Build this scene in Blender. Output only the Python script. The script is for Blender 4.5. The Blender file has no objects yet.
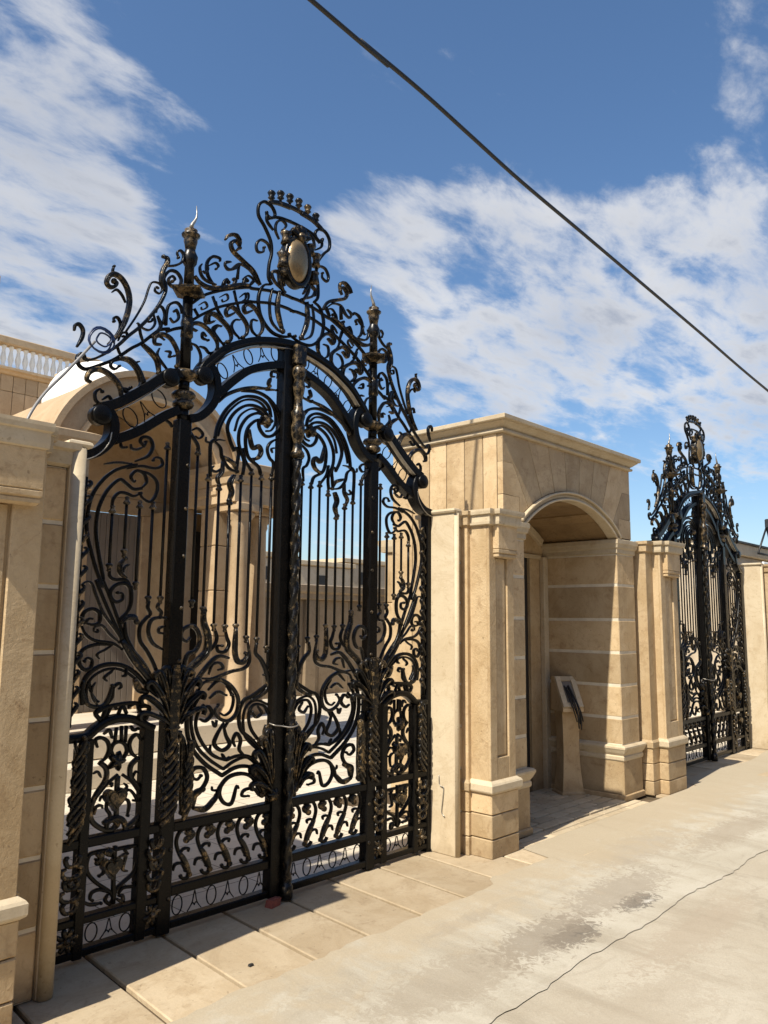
import bpy, math, random
from mathutils import Vector, Matrix
R = math.radians
random.seed(7)
scn = bpy.context.scene
COL = scn.collection

SC = {
 'OS': '''17 n -1375,2916 -1380,2891 -1368,2864 -1343,2851 -1313,2860 -1252,2896 -1197,2931 -1148,2972 -1091,3026 -1033,3071 -974,3132 -929,3174 -873,3196 -885,3179 -837,3207 -788,3229
18 e -1322,2896 -1342,2903 -1351,2919 -1368,2920 -1380,2894
17 e -1339,2895 -1289,2918 -1228,2965 -1166,3024 -1117,3084 -1053,3153 -995,3229 -944,3312 -912,3390 -909,3436 -925,3473 -929,3513 -917,3563 -912,3596 -932,3600
26 e -1223,3009 -1176,3075 -1144,3148 -1125,3219 -1120,3286 -1137,3346 -1173,3388 -1214,3398 -1242,3376 -1253,3340 -1235,3321 -1210,3330 -1197,3354 -1212,3361
12 e -1199,3394 -1220,3412 -1217,3441
12 e -1137,3266 -1160,3302 -1191,3322 -1216,3300
13 e -1166,3095 -1161,3143 -1178,3170 -1198,3164 -1199,3143
8 n -1127,3110 -1072,3213 -1031,3307 -1010,3388 -991,3428 -951,3437 -927,3415 -942,3380 -971,3386 -966,3410 -949,3406
18 e -1387,2954 -1364,3008 -1362,3050 -1383,3073 -1403,3062 -1406,3034
11 e -1171,3044 -1156,3087 -1127,3101 -1125,3080 -1143,3077
12 n -1173,3022 -1158,2987 -1141,2972
12 e -1066,3175 -1054,3167 -1042,3120 -1024,3079
11 e -973,3258 -960,3202 -990,3157 -1030,3155 -1046,3170
18 e -949,3250 -926,3205 -936,3172 -974,3124
10 e -1009,3197 -984,3206 -979,3226
30 e -1162,2952 -1106,2958 -1063,2933 -1032,2890 -1019,2850 -1019,2870 -1031,2817
13 e -1132,2955 -1189,2930 -1204,2901 -1180,2888 -1155,2911
26 e -1029,3064 -976,3035 -935,2995 -922,2935 -923,2931
12 e -898,3123 -934,3135 -963,3105 -948,3084 -924,3095
26 e -1306,2788 -1327,2797 -1319,2833 -1279,2863 -1230,2861 -1181,2835 -1146,2797 -1135,2740
14 e -1139,2803 -1108,2780 -1073,2781 -1053,2801
16 e -1121,2800 -1098,2798 -1085,2811
12 e -1051,2898 -1062,2949 -1040,2966
15 e -1166,2711 -1229,2685 -1269,2701 -1276,2740 -1254,2764 -1239,2753
14 e -1235,2713 -1204,2738 -1185,2722 -1167,2716
22 e -922,3090 -959,3087 -959,3122 -921,3150 -872,3145 -836,3110 -813,3063 -815,2995
12 e -888,3065 -856,3067 -862,3039 -834,3050
12 e -925,3071 -936,3031 -905,2994 -866,2960
13 e -873,3261 -847,3242 -817,3278 -833,3319 -846,3307
14 n -899,3208 -898,3276 -885,3329 -841,3358 -811,3341 -800,3306
13 n -915,3211 -906,3266 -922,3303 -952,3303 -962,3264
24 e -921,3405 -939,3460 -929,3524 -906,3570 -909,3596 -936,3596
13 e -921,3546 -856,3573 -814,3611 -808,3656 -828,3672 -848,3653 -838,3626
16 e -922,3412 -917,3482 -887,3531 -842,3539 -810,3503 -829,3454 -875,3449 -891,3480 -868,3507 -850,3494 -868,3475
14 e -871,2679 -838,2663 -825,2644''',
 'OC': '''17 n -736,3388 -661,3459 -556,3521 -446,3573 -343,3613 -310,3616 -177,3645 -64,3656 9,3654
26 e -731,3553 -691,3524 -619,3516 -502,3560 -409,3606 -343,3624
16 n -731,3288 -656,3350 -551,3422 -423,3486 -339,3522 -318,3526 -174,3562 -54,3570 15,3563
11 n -722,3361 -690,3322
11 n -599,3475 -559,3399
11 n -447,3560 -423,3482
9 e -693,3389 -655,3419 -638,3395 -670,3369 -679,3382
9 e -554,3481 -509,3514 -497,3487 -530,3460 -540,3473
9 e -406,3531 -368,3568 -362,3538 -386,3514
9 n -453,3554 -424,3485
9 e -389,3550 -349,3573 -348,3534 -388,3511
17 e -589,3544 -636,3594 -644,3664 -610,3716 -560,3726 -555,3707
12 e -634,3651 -592,3682 -570,3670 -584,3648
14 e -490,3726 -523,3711 -521,3683 -483,3678 -429,3732 -356,3733
12 n -424,3729 -437,3638
14 e -687,3640 -699,3612 -684,3570 -648,3550 -584,3548
10 e -652,3652 -642,3624 -659,3594 -677,3604
22 e -261,3653 -314,3726 -398,3767 -469,3801 -485,3843 -452,3873 -423,3850 -441,3817
20 e -526,3854 -505,3887 -457,3911 -421,3887 -422,3839
12 e -483,3725 -524,3698 -507,3669 -453,3693 -423,3733 -350,3724 -288,3672
12 n -426,3727 -430,3636
10 e -393,3649 -348,3686 -288,3664
18 e -532,3553 -511,3599 -494,3595
18 e -460,3587 -444,3621 -456,3627
18 e -392,3609 -376,3654 -358,3650
18 e -334,3629 -294,3682 -276,3668
18 e -539,3559 -513,3604 -494,3594
22 e -700,3232 -743,3242 -719,3272 -667,3280 -604,3251 -561,3208 -554,3162
13 e -629,3220 -656,3236 -655,3205 -619,3200
13 e -670,3151 -634,3149 -607,3129 -580,3140
22 e -598,3316 -633,3302 -639,3335 -600,3367 -545,3356 -478,3311 -457,3260 -474,3224
13 e -525,3314 -552,3306 -577,3267 -549,3235 -511,3206
13 e -739,3151 -695,3140 -667,3093 -673,3038
12 e -739,3159 -728,3116 -745,3104
22 e -582,3326 -617,3308 -619,3347 -584,3373 -529,3350 -466,3304 -459,3249 -486,3226
13 e -527,3310 -563,3308 -589,3276 -560,3237 -513,3210
22 e -448,3415 -493,3385 -504,3414 -468,3449 -420,3431 -355,3377 -348,3321 -375,3285
13 e -399,3388 -436,3377 -458,3338 -443,3302 -399,3274
22 e -315,3472 -362,3445 -374,3478 -336,3507 -285,3489 -233,3429 -231,3371 -259,3326
13 e -273,3418 -312,3414 -321,3379 -309,3341 -269,3319
12 n -583,3445 -568,3402 -529,3358
12 n -427,3494 -411,3442 -375,3396''',
 'LY': '''19 e -178,3685 -233,3662 -266,3600 -270,3528 -243,3446 -167,3382 -79,3373 23,3402
15 e -165,3664 -184,3566 -170,3458 -118,3411 -74,3398
30 e -115,3660 -126,3553 -108,3476 -78,3408
14 e -1,3729 -54,3743 -92,3751
20 e -180,3721 -181,3762 -132,3779 -117,3722 -76,3652''',
 'CR': '''17 n -178,3680 -207,3722 -205,3805 -189,3884 -199,3963 -251,4042 -299,4096 -298,4164 -254,4205 -197,4195 -170,4153 -194,4120 -229,4121 -239,4146
15 e -189,3894 -219,3943 -272,3946 -303,3903 -292,3862 -250,3874 -246,3904
15 n -217,4108 -145,4143 -42,4156
20 n -235,4206 -148,4237 -45,4248
15 e -133,3999 -164,4050 -154,4107 -112,4136 -79,4115 -101,4075
14 e -179,4044 -231,4087 -233,4139
16 e -64,3666 -154,3709 -181,3762 -144,3775
20 e -78,3703 -119,3783 -116,3868 -105,3935''',
 'LT': '''20 e -533,2849 -477,2907 -382,2959 -283,2992 -186,3009
15 n -546,2626 -527,2719 -473,2821 -379,2908 -293,2937 -216,2933 -162,2896 -144,2836
11 n -524,2650 -504,2719 -454,2810 -372,2889 -292,2918 -221,2910 -174,2872
15 n -408,2579 -443,2644 -462,2722 -424,2801 -353,2862 -278,2883 -200,2867 -159,2822
10 n -413,2700 -387,2787 -333,2840 -277,2862 -219,2847 -179,2818
15 n -345,2447 -339,2530 -380,2625 -377,2717 -325,2800 -251,2841 -199,2835 -179,2813
16 n -369,2957 -256,2972 -164,2950 -95,2889 -72,2807 -114,2735 -175,2711 -221,2741 -236,2786 -211,2817
10 n -164,2950 -115,2885 -106,2811 -137,2757 -176,2745
15 n -204,2467 -225,2516 -303,2566 -326,2665 -310,2740 -262,2791 -218,2809
12 n -278,2482 -327,2542 -347,2610
24 e -307,2730 -288,2651 -268,2623 -230,2640 -210,2612 -228,2573 -271,2550
14 e -551,2615 -509,2582 -493,2525 -445,2473 -385,2457
20 e -488,2506 -489,2446 -518,2403 -504,2363
12 e -541,2473 -559,2451 -524,2441 -490,2466
26 e -402,2439 -427,2385 -413,2337 -430,2284
20 e -484,2537 -411,2508 -382,2462
15 e -420,2587 -393,2602 -375,2575 -381,2523 -385,2462
11 e -180,3011 -100,3016
13 e -181,3001 -105,3019
20 e -159,3081 -173,3045 -162,3031
13 e -108,3093 -104,3128 -150,3125 -154,3095 -129,3097
14 e -89,2713 -147,2676 -169,2630 -150,2580 -120,2553 -127,2479
10 e -100,2652 -129,2642 -119,2617
16 e -725,2652 -692,2609 -663,2576 -650,2539
12 e -711,2645 -668,2668 -630,2640 -654,2612 -680,2621
10 e -606,2630 -603,2604 -566,2605 -523,2628 -476,2630
14 n -570,2405 -577,2541 -574,2601 -552,2625''',
 'ST': '''15 n -1026,2403 -1067,2391 -1145,2357 -1212,2295 -1260,2215 -1279,2126 -1278,2025 -1249,1927 -1213,1829 -1178,1756 -1214,1789 -1153,1663 -1101,1570 -1057,1491
15 n -986,2284 -1035,2274 -1077,2298 -1118,2312 -1178,2248 -1211,2177 -1224,2117 -1226,2030 -1203,1916 -1173,1802 -1177,1798 -1124,1692 -1070,1570 -1041,1491
14 e -1149,2155 -1144,2207 -1114,2244 -1074,2246 -1033,2236 -993,2256
14 e -986,2288 -963,2322 -982,2361 -1024,2373 -1055,2339 -1039,2311 -1028,2320
14 e -1016,2376 -948,2362 -903,2322 -907,2259 -940,2216 -983,2230 -1001,2255
11 e -1206,2381 -1132,2400 -1059,2404
15 e -1039,2420 -965,2461 -941,2517 -961,2556 -1001,2557 -1016,2532 -991,2512 -981,2535
12 e -1066,2509 -1057,2486 -1027,2486 -991,2508
12 e -1125,2506 -1116,2483 -1091,2487
13 e -1078,2376 -1001,2401 -916,2401 -874,2428 -885,2458 -918,2461 -931,2443
15 e -1276,2170 -1257,2223 -1233,2262''',
 'SM': '''12 e -1287,1762 -1266,1779 -1235,1771 -1209,1711 -1166,1627 -1100,1549 -1057,1488
15 e -1217,1598 -1239,1598 -1260,1577 -1273,1605 -1257,1636 -1220,1647 -1185,1627 -1182,1584 -1215,1569 -1256,1577
13 e -1274,1563 -1249,1521 -1203,1493 -1111,1478 -1055,1448
11 e -1209,1535 -1207,1556 -1185,1566 -1162,1562 -1121,1520 -1072,1481
10 e -1206,1535 -1185,1535 -1190,1549
15 e -1110,1470 -1187,1473 -1245,1457 -1272,1425 -1273,1383 -1245,1352 -1213,1361 -1208,1395 -1233,1408 -1248,1393
18 n -1242,1184 -1250,1259 -1229,1320 -1172,1363 -1097,1374 -1025,1358 -959,1315 -881,1239 -820,1192
11 n -1217,1189 -1228,1244 -1213,1299 -1163,1338 -1095,1352 -1032,1336 -966,1294
10 e -1168,1179 -1196,1215 -1203,1257 -1186,1290
17 e -1246,1303 -1245,1242 -1216,1185 -1164,1168 -1127,1179 -1106,1220 -1094,1268
11 e -1215,1302 -1201,1239 -1165,1195
16 e -1078,1570 -1071,1599 -1034,1636 -1017,1680 -1020,1746 -1050,1778 -1098,1773 -1131,1742 -1129,1706 -1100,1684 -1066,1697 -1067,1726 -1094,1731
14 e -1143,1850 -1141,1814 -1115,1797 -1052,1797 -1021,1761
20 e -1052,1808 -1086,1835 -1087,1876 -1062,1907
12 e -1032,1879 -1056,1866 -1070,1840
26 e -1066,1578 -1032,1607 -992,1607 -979,1585
22 e -1065,1491 -1024,1462 -990,1432 -921,1358 -866,1275
16 e -1047,1585 -1039,1520 -1008,1462 -973,1417
15 n -915,1615 -957,1563 -954,1490 -908,1431 -862,1356 -824,1265 -807,1191
16 e -816,1440 -877,1474 -906,1534 -892,1593 -844,1609 -810,1605
12 e -810,1564 -844,1552 -845,1530 -821,1525
22 n -1057,1491 -987,1389 -901,1298 -829,1199
14 e -913,1694 -920,1660 -903,1629 -912,1612
14 e -845,1696 -858,1661 -835,1635 -844,1607
10 e -1171,1401 -1185,1419 -1173,1433 -1143,1446 -1106,1469
12 e -1122,1291 -1137,1306 -1124,1322 -1102,1336 -1092,1351
14 e -1115,1175 -1091,1209 -1086,1257 -1056,1277 -1043,1259 -1058,1249
12 e -1046,1311 -1027,1318 -1023,1345
26 e -974,1295 -947,1243 -905,1226''',
 'LL': '''16 e -713,1243 -674,1402 -622,1428 -595,1482 -611,1538 -650,1565 -702,1547 -713,1506 -680,1481 -655,1503
30 e -697,1242 -649,1329 -587,1381 -543,1426 -538,1500 -569,1584 -572,1649
14 e -523,1426 -491,1462 -479,1500 -497,1551
14 e -424,1551 -410,1499 -394,1461 -418,1422 -464,1423 -474,1453 -443,1454
18 e -712,1128 -623,1247 -531,1352 -465,1397 -394,1385
12 e -522,1297 -499,1351 -452,1359 -426,1330 -462,1320
22 e -351,1556 -353,1422 -331,1365 -289,1363 -264,1396 -285,1413
14 e -571,1280 -494,1277 -381,1309 -287,1325 -251,1372 -270,1483
18 e -202,1468 -208,1409 -167,1369 -127,1300 -111,1211 -159,1165 -232,1141
12 e -119,1427 -115,1338 -138,1280
13 e -524,1214 -459,1262 -395,1235 -364,1177
12 e -511,1168 -456,1201 -404,1180
15 n -411,744 -534,827 -619,923 -653,1031 -641,1135 -588,1218
15 e -588,1218 -555,1256 -472,1272 -384,1237 -324,1163 -327,1082 -375,1039 -437,1051 -478,1094 -453,1131
10 e -402,1228 -353,1165 -365,1095 -407,1069 -439,1086
12 n -400,777 -499,842 -579,919 -618,1018 -617,1114 -564,1197
12 n -390,825 -476,859 -551,935 -596,1026 -582,1102 -549,1138
15 n -411,744 -326,775 -251,775 -172,743 -88,651
12 n -400,777 -328,811 -240,822 -159,762 -104,694
12 n -390,825 -304,840 -214,819 -132,743 -77,690
12 e -416,862 -391,830 -366,837
15 n -38,747 -204,909 -291,979 -310,1071 -281,1140 -215,1167 -110,1223
12 n -39,789 -179,927 -227,993 -239,1066 -202,1114 -132,1101 -97,1055
10 n -39,768 -237,913 -276,997 -270,1088 -226,1131 -174,1135 -106,1108
12 e -173,1102 -144,1063 -183,1041 -214,1074
15 n -522,578 -454,625 -430,679 -374,730 -287,740 -203,707 -140,618
14 e -404,714 -425,649 -392,596 -341,588 -312,672 -296,660
15 e -597,600 -601,666 -539,695 -509,748 -538,799 -593,806 -614,771 -576,745 -548,762
22 e -592,599 -511,586 -443,642
26 e -592,608 -584,663 -533,689
12 e -153,599 -194,645 -258,645 -272,617 -224,608
9 e -471,694 -465,673 -422,668
15 e -412,1029 -457,964 -470,917 -417,880 -367,906 -394,958 -411,1009
10 e -339,1063 -387,1027 -410,989
11 e -491,919 -489,875 -421,833
14 e -331,892 -348,929 -324,964 -295,924 -303,874 -266,835
14 e -569,1062 -533,1049 -493,1085 -519,1126 -553,1109
11 e -491,1046 -472,1015 -461,1043
30 e -696,997 -671,938 -665,768 -659,591
14 e -710,942 -696,1001 -680,1005
11 e -722,1074 -701,1082 -682,1052
26 e -108,993 -113,931 -83,877
50 e -44,925 -107,776 -129,677 -73,587
40 e -172,764 -143,679 -127,606''',
 'SD': '''15 n -1065,921 -1079,953 -1065,983 -1035,989 -1005,973 -993,941 -1007,911 -1024,885
15 e -1155,975 -1168,1011 -1139,1020 -1104,997 -1094,955 -1111,919 -1136,902
15 e -920,986 -942,1016 -969,1005 -983,971 -968,927 -931,898
20 n -1136,902 -1100,867 -1100,812 -1143,751 -1167,694 -1161,633 -1105,584 -1044,566
20 n -931,898 -968,864 -965,808 -914,745 -887,692 -898,631 -937,589 -990,563
12 n -1037,831 -1095,791 -1151,732
12 n -1013,828 -960,786 -913,724
20 n -1035,824 -1035,735 -1029,577
10 e -1169,852 -1146,859 -1126,829
10 e -1093,757 -1076,733 -1043,716 -1030,727
10 e -1124,714 -1114,736 -1091,730 -1096,713
11 e -1153,659 -1145,694 -1119,697 -1111,682
13 e -1060,704 -1086,708 -1088,675 -1069,645 -1077,616
10 e -1034,721 -1008,745 -986,766 -1003,785
11 e -1025,706 -977,747 -945,728 -922,687 -943,693
13 e -1006,710 -974,698 -965,669 -972,625
10 e -1076,785 -1065,794 -1068,774
10 e -961,800 -943,833 -926,824
12 n -1058,1062 -1063,990
12 n -1034,1067 -1031,990
12 n -1004,1065 -1005,984
14 e -1125,1034 -1096,1052 -1079,1016
14 e -980,1062 -963,1040 -939,1045
16 n -1136,1093 -1177,1141 -1126,1162 -1143,1097
13 n -1119,1116 -1087,1173 -1064,1150
13 n -1054,1125 -1034,1166 -1008,1125
16 n -901,1088 -886,1148 -941,1148 -907,1081
13 n -1002,1156 -954,1171 -936,1123
16 n -1177,1141 -1118,1165 -1034,1176 -955,1174 -884,1148
24 e -1082,580 -1077,612 -1032,625 -992,598 -982,562
24 e -1102,608 -1058,622 -1023,594 -1055,570''',
 'SH': '''15 n -1049,478 -1130,481 -1167,469 -1172,406 -1129,347 -1054,287 -1025,252
12 e -1057,468 -1097,469 -1115,437 -1128,447
13 e -1065,412 -1090,425 -1084,380 -1107,367
13 e -1053,280 -1103,305 -1142,300 -1150,274 -1136,263
16 n -1033,493 -1034,369 -1027,223
14 e -1053,272 -1067,247 -1042,223 -1027,245
14 n -1028,474 -949,473 -903,465 -902,416 -922,346 -973,312 -1013,285 -1023,251
12 e -948,466 -982,469 -964,443
13 e -1009,434 -972,437 -985,374 -959,359
13 e -1003,261 -979,285 -929,281 -921,294
14 e -1010,241 -975,218 -977,248 -994,252
24 e -1130,476 -1104,456 -1119,430
26 e -1089,475 -1048,459 -1065,477
14 e -1179,267 -1146,245 -1091,239''',
 'SS': '''15 n -592,489 -626,502 -664,493 -684,446 -664,383 -622,317 -603,271 -613,250 -641,256 -651,272
30 e -631,482 -591,470 -623,444
12 e -664,379 -643,402 -610,400 -612,382
12 e -698,304 -686,333 -647,330 -623,288
24 e -670,394 -629,335 -597,265''',
}


# ------------------------------------------------------------------ camera
cam_d = bpy.data.cameras.new('Camera'); cam = bpy.data.objects.new('Camera', cam_d); COL.objects.link(cam)
CAMZ = 1.6; FPX = 783.21
YAW, PIT, ROL = R(46.754), R(7.9385), R(0.5425)
fw = Vector((math.sin(YAW)*math.cos(PIT), math.cos(YAW)*math.cos(PIT), math.sin(PIT)))
rt = Vector((math.cos(YAW), -math.sin(YAW), 0)); up = rt.cross(fw)
rt, up = rt*math.cos(ROL)+up*math.sin(ROL), -rt*math.sin(ROL)+up*math.cos(ROL)
m = Matrix(((rt.x, up.x, -fw.x, 0), (rt.y, up.y, -fw.y, 0), (rt.z, up.z, -fw.z, CAMZ), (0, 0, 0, 1)))
cam.matrix_world = m
cam_d.sensor_fit = 'VERTICAL'; cam_d.sensor_height = 24; cam_d.sensor_width = 18
cam_d.lens = FPX/1024*24; cam_d.clip_end = 2000; cam_d.clip_start = .05
scn.camera = cam
def view_dir(x, y):
    return (rt*((x-384)/FPX) - up*((y-512)/FPX) + fw).normalized()

# ------------------------------------------------------------------ light
SUN_E, SUN_PHI = 50.0, 6.8        # rays travel along +X, turned 7 degrees towards +Y
sd = Vector((math.cos(R(SUN_PHI))*math.cos(R(SUN_E)), math.sin(R(SUN_PHI))*math.cos(R(SUN_E)), -math.sin(R(SUN_E))))
sl = bpy.data.lights.new('Sun', 'SUN'); so = bpy.data.objects.new('Sun', sl); COL.objects.link(so)
sl.energy = 5.0; sl.angle = R(.53); sl.color = (1, .93, .80)
so.rotation_euler = sd.to_track_quat('-Z', 'Y').to_euler()
so.location = (-20, -3, 20)

def N(nt, typ, **kw):
    n = nt.nodes.new(typ)
    for k, v in kw.items():
        if k.startswith('i_'):
            n.inputs[k[2:].replace('_', ' ')].default_value = v
        else: setattr(n, k, v)
    return n
def setup_world():
    w = bpy.data.worlds.new('World'); scn.world = w; w.use_nodes = True
    nt = w.node_tree; nt.nodes.clear(); L = nt.links.new
    out = N(nt, 'ShaderNodeOutputWorld'); bg = N(nt, 'ShaderNodeBackground')
    sky = N(nt, 'ShaderNodeTexSky', sky_type='NISHITA', sun_disc=False)
    sky.sun_elevation = R(SUN_E); sky.sun_rotation = math.atan2(-sd.x, -sd.y) % (2*math.pi)
    sky.air_density = 1.0; sky.dust_density = 1.2; sky.ozone_density = 2.2
    geo = N(nt, 'ShaderNodeTexCoord')
    def math_(op, a, b=None, c=None, clamp=False):
        n = N(nt, 'ShaderNodeMath', operation=op, use_clamp=clamp)
        for i, x in enumerate((a, b, c)):
            if x is None: continue
            if isinstance(x, (int, float)): n.inputs[i].default_value = x
            else: L(x, n.inputs[i])
        return n.outputs[0]
    D = geo.outputs['Generated']
    sep = N(nt, 'ShaderNodeSeparateXYZ'); L(D, sep.inputs[0])
    # clouds live on a flat layer overhead: direction / (height + small)
    zz = math_('ADD', math_('MAXIMUM', sep.outputs[2], 0.0), .16)
    cx = math_('DIVIDE', sep.outputs[0], zz); cy = math_('DIVIDE', sep.outputs[1], zz)
    cmb = N(nt, 'ShaderNodeCombineXYZ'); L(cx, cmb.inputs[0]); L(cy, cmb.inputs[1])
    rot = N(nt, 'ShaderNodeMapping'); L(cmb.outputs[0], rot.inputs[0]); rot.inputs['Rotation'].default_value = (0, 0, R(38)); rot.inputs['Scale'].default_value = (.78, 1.45, 1)
    n1 = N(nt, 'ShaderNodeTexNoise', i_Scale=3.4, i_Detail=10.0, i_Roughness=.60, i_Distortion=.30); L(rot.outputs[0], n1.inputs['Vector'])
    n2 = N(nt, 'ShaderNodeTexNoise', i_Scale=8.5, i_Detail=9.0, i_Roughness=.62, i_Distortion=.3); L(rot.outputs[0], n2.inputs['Vector'])
    n3 = N(nt, 'ShaderNodeTexNoise', i_Scale=1.6, i_Detail=4.0, i_Roughness=.5); L(rot.outputs[0], n3.inputs['Vector'])
    # where the cloud banks stand in the sky: direction, spread (degrees), weight
    banks = [(10, 235, 5.0, .62), (70, 235, 4.0, .45), (20, 300, 6.0, .62), (95, 275, 5.0, .52), (-60, 280, 8, .5), (30, 20, 5, .27), (85, 65, 4.5, .27), (150, 110, 3.5, .27), (215, 150, 3, .24), (100, 180, 2.4, .30), (0, 100, 4, .16), (-90, 40, 7, .2),
             (360, 250, 3.0, .42), (420, 240, 4.0, .46), (480, 235, 4.5, .52), (440, 290, 3.5, .34), (560, 265, 5.0, .56), (640, 255, 5.0, .54), (720, 200, 3.0, .44), (345, 220, 2.0, .30), (450, 345, 3.0, .46), (520, 335, 3.5, .46), (600, 320, 4.0, .48), (580, 362, 2.4, .44), (690, 310, 4.5, .46),
             (450, 390, 3.4, .56), (510, 400, 3.4, .50), (660, 385, 3.6, .46), (720, 385, 3.6, .44), (610, 410, 3.0, .34), (740, 15, 4.0, .28), (860, 260, 7, .40), (700, 470, 4, .24), (360, 540, 6, .35), (850, 400, 8, .4)]
    acc = None
    for (px, py, spread, wt) in banks:
        d = view_dir(px, py)
        dp = N(nt, 'ShaderNodeVectorMath', operation='DOT_PRODUCT'); L(D, dp.inputs[0]); dp.inputs[1].default_value = d
        k = 1/(2*(1-math.cos(R(spread)))) * 1.0
        e = math_('EXPONENT', math_('MULTIPLY', math_('SUBTRACT', dp.outputs['Value'], 1.0), 2*k*.5*2))
        t = math_('MULTIPLY', e, wt)
        acc = t if acc is None else math_('ADD', acc, t)
    acc = math_('MINIMUM', acc, .66)
    # the rest of the sky (behind the viewer) carries the same broken cloud
    dens = math_('ADD', math_('ADD', acc, math_('MULTIPLY', math_('SUBTRACT', n1.outputs[0], .52), 1.75)), math_('MULTIPLY', math_('SUBTRACT', n2.outputs[0], .5), 1.15))
    mr = N(nt, 'ShaderNodeMapRange', interpolation_type='SMOOTHSTEP'); L(dens, mr.inputs[0]); mr.inputs[1].default_value = .22; mr.inputs[2].default_value = .86
    cover = math_('MULTIPLY', mr.outputs[0], .93)
    cr = N(nt, 'ShaderNodeMixRGB'); L(n3.outputs[0], cr.inputs[0]); 
    thick = N(nt, 'ShaderNodeMapRange'); L(math_('ADD', dens, math_('MULTIPLY', math_('SUBTRACT', n3.outputs[0], .5), 1.2)), thick.inputs[0]); thick.inputs[1].default_value = .5; thick.inputs[2].default_value = 1.15
    L(thick.outputs[0], cr.inputs[0])
    cr.inputs[1].default_value = (5.5, 5.5, 5.55, 1); cr.inputs[2].default_value = (2.7, 2.95, 3.5, 1)
    hs = N(nt, 'ShaderNodeHueSaturation', i_Saturation=1.14, i_Value=1.0); L(sky.outputs[0], hs.inputs['Color'])
    mx = N(nt, 'ShaderNodeMixRGB'); L(cover, mx.inputs[0]); L(hs.outputs[0], mx.inputs[1]); L(cr.outputs[0], mx.inputs[2])
    bg.inputs[1].default_value = .108
    L(mx.outputs[0], bg.inputs[0]); L(bg.outputs[0], out.inputs[0])
setup_world()
scn.view_settings.view_transform = 'Standard'; scn.view_settings.look = 'None'
scn.view_settings.exposure = 0.55; scn.view_settings.gamma = 1
scn.view_settings.use_curve_mapping = False

# ------------------------------------------------------------------ materials
def new_mat(name):
    mt = bpy.data.materials.new(name); mt.use_nodes = True
    nt = mt.node_tree; nt.nodes.clear()
    out = N(nt, 'ShaderNodeOutputMaterial'); b = N(nt, 'ShaderNodeBsdfPrincipled'); nt.links.new(b.outputs[0], out.inputs[0])
    return mt, nt, b
def mix(nt, fac, a, b, mode='MIX'):
    n = N(nt, 'ShaderNodeMixRGB', blend_type=mode)
    for i, x in ((0, fac), (1, a), (2, b)):
        if hasattr(x, 'links'): nt.links.new(x, n.inputs[i])
        else: n.inputs[i].default_value = x if i == 0 else (*x, 1)
    return n.outputs[0]
def ramp(nt, x, lo, hi, smooth=True):
    n = N(nt, 'ShaderNodeMapRange', interpolation_type='SMOOTHSTEP' if smooth else 'LINEAR'); nt.links.new(x, n.inputs[0]); n.inputs[1].default_value = lo; n.inputs[2].default_value = hi
    return n.outputs[0]
def coords(nt, scale=(1, 1, 1)):
    g = N(nt, 'ShaderNodeNewGeometry'); mp = N(nt, 'ShaderNodeMapping'); nt.links.new(g.outputs['Position'], mp.inputs[0]); mp.inputs['Scale'].default_value = scale
    return mp.outputs[0]
def noise(nt, vec, scale, detail=6, rough=.6, dist=0.0):
    n = N(nt, 'ShaderNodeTexNoise', i_Scale=scale, i_Detail=float(detail), i_Roughness=rough, i_Distortion=dist); nt.links.new(vec, n.inputs['Vector'])
    return n.outputs[0]
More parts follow.
